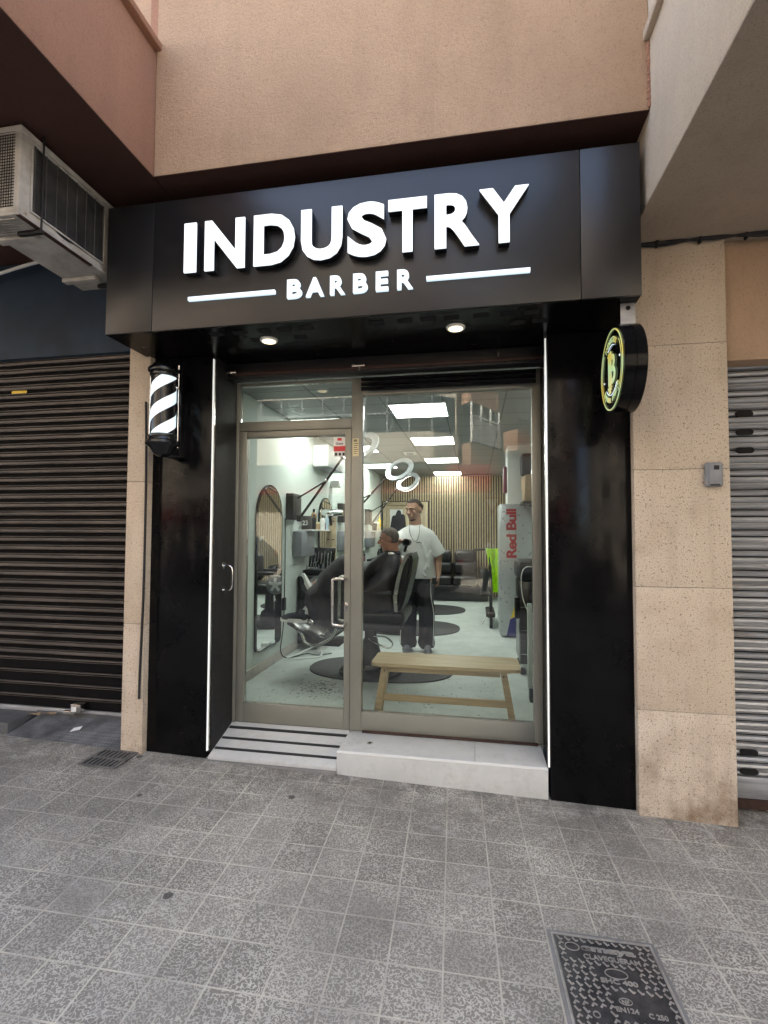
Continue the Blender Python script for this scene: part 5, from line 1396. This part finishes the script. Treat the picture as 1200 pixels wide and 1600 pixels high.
mb = MB(); up_prism(mb, [(-.549, -15), (-.549, -9.1), (1.3, -12.5), (2.4, -15)], 0, 11.3); mb.build('facade', 'opp3', ob2)
for q, (dz) in enumerate((0, 2.95, 5.9)):
    fp = [(-.40, -9.3), (-.10, -8.85), (.86, -10.55), (.45, -10.9)]
    mb = MB(); up_prism(mb, fp, 3.55+dz, 4.45+dz); bay = mb.build('bay_parapet', 'opp2', ob2)
    mb = MB(); up_prism(mb, fp, 5.75+dz, 6.49+dz); mb.build('bay_parapet', 'opp2', ob2)
    fpi = [(-.36, -9.3), (-.10, -8.90), (.82, -10.55), (.45, -10.9)]
    mb = MB(); up_prism(mb, fpi, 4.451+dz, 5.749+dz); mb.build('bay_glazing', 'dark_glass', ob2)
    d_ = Vector((.96, -1.70, 0)); nrm = Vector((1.70, .96, 0)).normalized()*.03
    mb = MB()
    for t in (0, .33, .66, .97):
        p = Vector((-.10, -8.88, 0))+d_*t; mb.box(p.x-.02, p.x+.05, p.y-.03, p.y+.05, 4.46+dz, 5.74+dz)
    for k in range(12):
        z = 4.5+dz+k*.062; a_ = Vector((-.08, -8.88, z))+nrm; mb.poly([a_, a_+d_*.97, a_+d_*.97+Vector((0, 0, .035)), a_+Vector((0, 0, .035))], nrm)
    a_ = Vector((-.08, -8.88, 5.28+dz))+nrm; mb.poly([a_, a_+d_*.97, a_+d_*.97+Vector((0, 0, .06)), a_+Vector((0, 0, .06))], nrm)
    mb.build('shutter', 'white', bay)
    mb = MB(); up_prism(mb, [(1.0, -10.8), (1.45, -10.3), (2.3, -11.8), (1.9, -12.2)], 4.4+dz, 5.1+dz); mb.build('balcony', 'opp2', ob2)
    mb = MB(); mb.tube([(1.45, -10.3, 5.5+dz), (2.3, -11.8, 5.5+dz)], .025, 6, 0)
    for k in range(7): p = Vector((1.45, -10.3, 0)).lerp(Vector((2.3, -11.8, 0)), k/6); mb.cyl((p.x, p.y, 5.1+dz), (p.x, p.y, 5.5+dz), .012, None, 6)
    mb.build('railing', 'black_matte', ob2)
ob3 = thing('opposite_building', 'grey rendered building across the street, right of the gap in the row', 'building', (12, -10, 0))
MB().box(4.6, 24, -16, -9.5, 0, 12).build('facade', 'opp', ob3)
mb = MB()
for f_ in range(4):
    for k in range(6): mb.box(5.4+k*3, 6.8+k*3, -9.49, -9.44, .9+f_*2.9, 2.4+f_*2.9)
mb.build('windows', 'dark_glass', ob3)

ys = thing('yield_sign', 'white triangular give way sign with red border across the street', 'road sign', (.43, -5.4, 0))
MB().cyl((.43, -5.44, -.1), (.43, -5.44, 2.55), .03).build('post', 'galv', ys)
def tri(r, y, th): return MB().poly([(.43+r*math.cos(R(a)), y, 2.32+r*math.sin(R(a))) for a in (30, 150, 270)], (0, th, 0))
tri(.30, -5.40, .004).build('border', 'red_awning', ys); tri(.19, -5.395, .004).build('face', 'white', ys)
pd = thing('person', 'pedestrian in a white shirt and dark trousers across the street, mirrored in the glass', 'person', (.42, -6.6, -.1))
mb = MB(); zb = gz(.4)-.14+.02
hc3 = Vector((.42, -6.6, zb+1.60)); Fm3 = frame((1, .1, 0)); P3 = head_parts(mb, hc3, Fm3)
mb.cap((.42, -6.6, zb+1.36), (.42, -6.6, zb+1.52), .058, .052); mb.cap((.42, -6.73, zb+1.34), (.42, -6.47, zb+1.34), .07, .07); mb.cap((.42, -6.6, zb+1.25), (.42, -6.6, zb+.9), .13, .12)
for s in (-1, 1):
    yy = -6.6+s*.09
    mb.cap((.42, yy, zb+.85), (.42+s*.12, yy, zb+.47), .08, .055); mb.cap((.42+s*.12, yy, zb+.47), (.42+s*.16, yy, zb+.09), .052, .036); mb.cap((.42+s*.15, yy, zb+.04), (.42+s*.15+.13, yy, zb+.035), .036, .03)
    ya = -6.6+s*.19; mb.cap((.42, ya, zb+1.33), (.42-s*.10, ya, zb+1.07), .05, .038); mb.cap((.42-s*.10, ya, zb+1.07), (.42-s*.06, ya, zb+.85), .037, .026); hand(mb, (.42-s*.06, ya, zb+.85), (.1, 0, -1), (0, -s, 0), 1, .4)
b3 = voxel(mb, 'body', 'skin', pd, .007, 2); face_details(P3, Fm3, pd, b3, 'hair'); hair_cap(P3, Fm3, hc3, 'hair', 'hair', pd)
mb = MB(); loft(mb, [ell((.42, -6.6, zb+.82), .165, .20, 28), ell((.42, -6.6, zb+1.1), .15, .19, 28), ell((.42, -6.6, zb+1.32), .14, .20, 28), ell((.42, -6.6, zb+1.42), .08, .10, 28)], True)
for s in (-1, 1): mb.cap((.42, -6.6+s*.17, zb+1.34), (.42-s*.08, -6.6+s*.20, zb+1.12), .075, .065)
voxel(mb, 'shirt', 'tee', pd, .01, 2)
mb = MB()
for s in (-1, 1):
    yy = -6.6+s*.09; mb.cap((.42, yy, zb+.86), (.42+s*.12, yy, zb+.47), .10, .075); mb.cap((.42+s*.12, yy, zb+.47), (.42+s*.16, yy, zb+.12), .072, .06)
voxel(mb, 'trousers', 'navy', pd, .01, 2)
print('objects', len(D.objects))

# parked cars added across the street so their reflection darkens the lower glass
def car(x0, m, lab):
    t = thing('added_car', lab, 'car', (x0, -5.2, -.1), 'added cars parked across the street')
    L, z0 = 4.3, gz(x0)-.14
    side = [(0, .35), (.0, .62), (.10, .80), (.95, .92), (1.55, 1.36), (2.0, 1.45), (3.1, 1.45), (3.75, 1.30), (4.18, .98), (4.3, .85), (4.3, .38), (4.1, .25), (.2, .25)]
    mb = MB(); mb.poly([(x0+x, -6.05, z0+z) for x, z in side], (0, 1.72, 0))
    bmesh.ops.bevel(mb.bm, geom=mb.bm.edges[:], offset=.05, segments=3, affect='EDGES'); bd_ = mb.build('body', m, t)
    for y, d in ((-4.335, .008), (-6.055, -.008)):
        for q in ([(1.22, .95), (1.66, 1.33), (2.30, 1.37), (2.30, .95)], [(2.40, .95), (2.40, 1.37), (3.10, 1.36), (3.60, 1.24), (3.78, .98)]):
            MB().poly([(x0+a_, y, z0+b_) for a_, b_ in q], (0, d, 0)).build('side_window', 'dark_glass', t)
    for x in (.78, 3.52):
        for y in (-4.40, -6.0):
            w = MB().cyl((x0+x, y-.09, z0+.31), (x0+x, y+.09, z0+.31), .31, None, 36).build('wheel', 'rubber', t)
            MB().cyl((x0+x, y-.10, z0+.31), (x0+x, y+.10, z0+.31), .20, None, 24).build('rim', 'silver', w)
    for y in (-4.6, -5.85): MB().sph((x0+.06, y, z0+.68), .10, 10, (.6, 1, .7)).build('headlight', 'chrome', t)
    for y in (-4.5, -5.9): MB().sph((x0+4.25, y, z0+.85), .09, 10, (.5, 1, .9)).build('tail_light', 'sticker_red', t)
    MB().box(x0+1.9, x0+2.1, -4.34, -4.32, z0+.80, z0+.83, .005).build('door_handle', 'chrome', t)
car(-4.6, 'black', 'added black car parked across the street, darkening the door glass reflection')
car(.6, 'navy', 'added dark blue car parked across the street, right of the black car')
car(-9.6, 'grey_plastic', 'added grey car parked across the street, left of the black car')
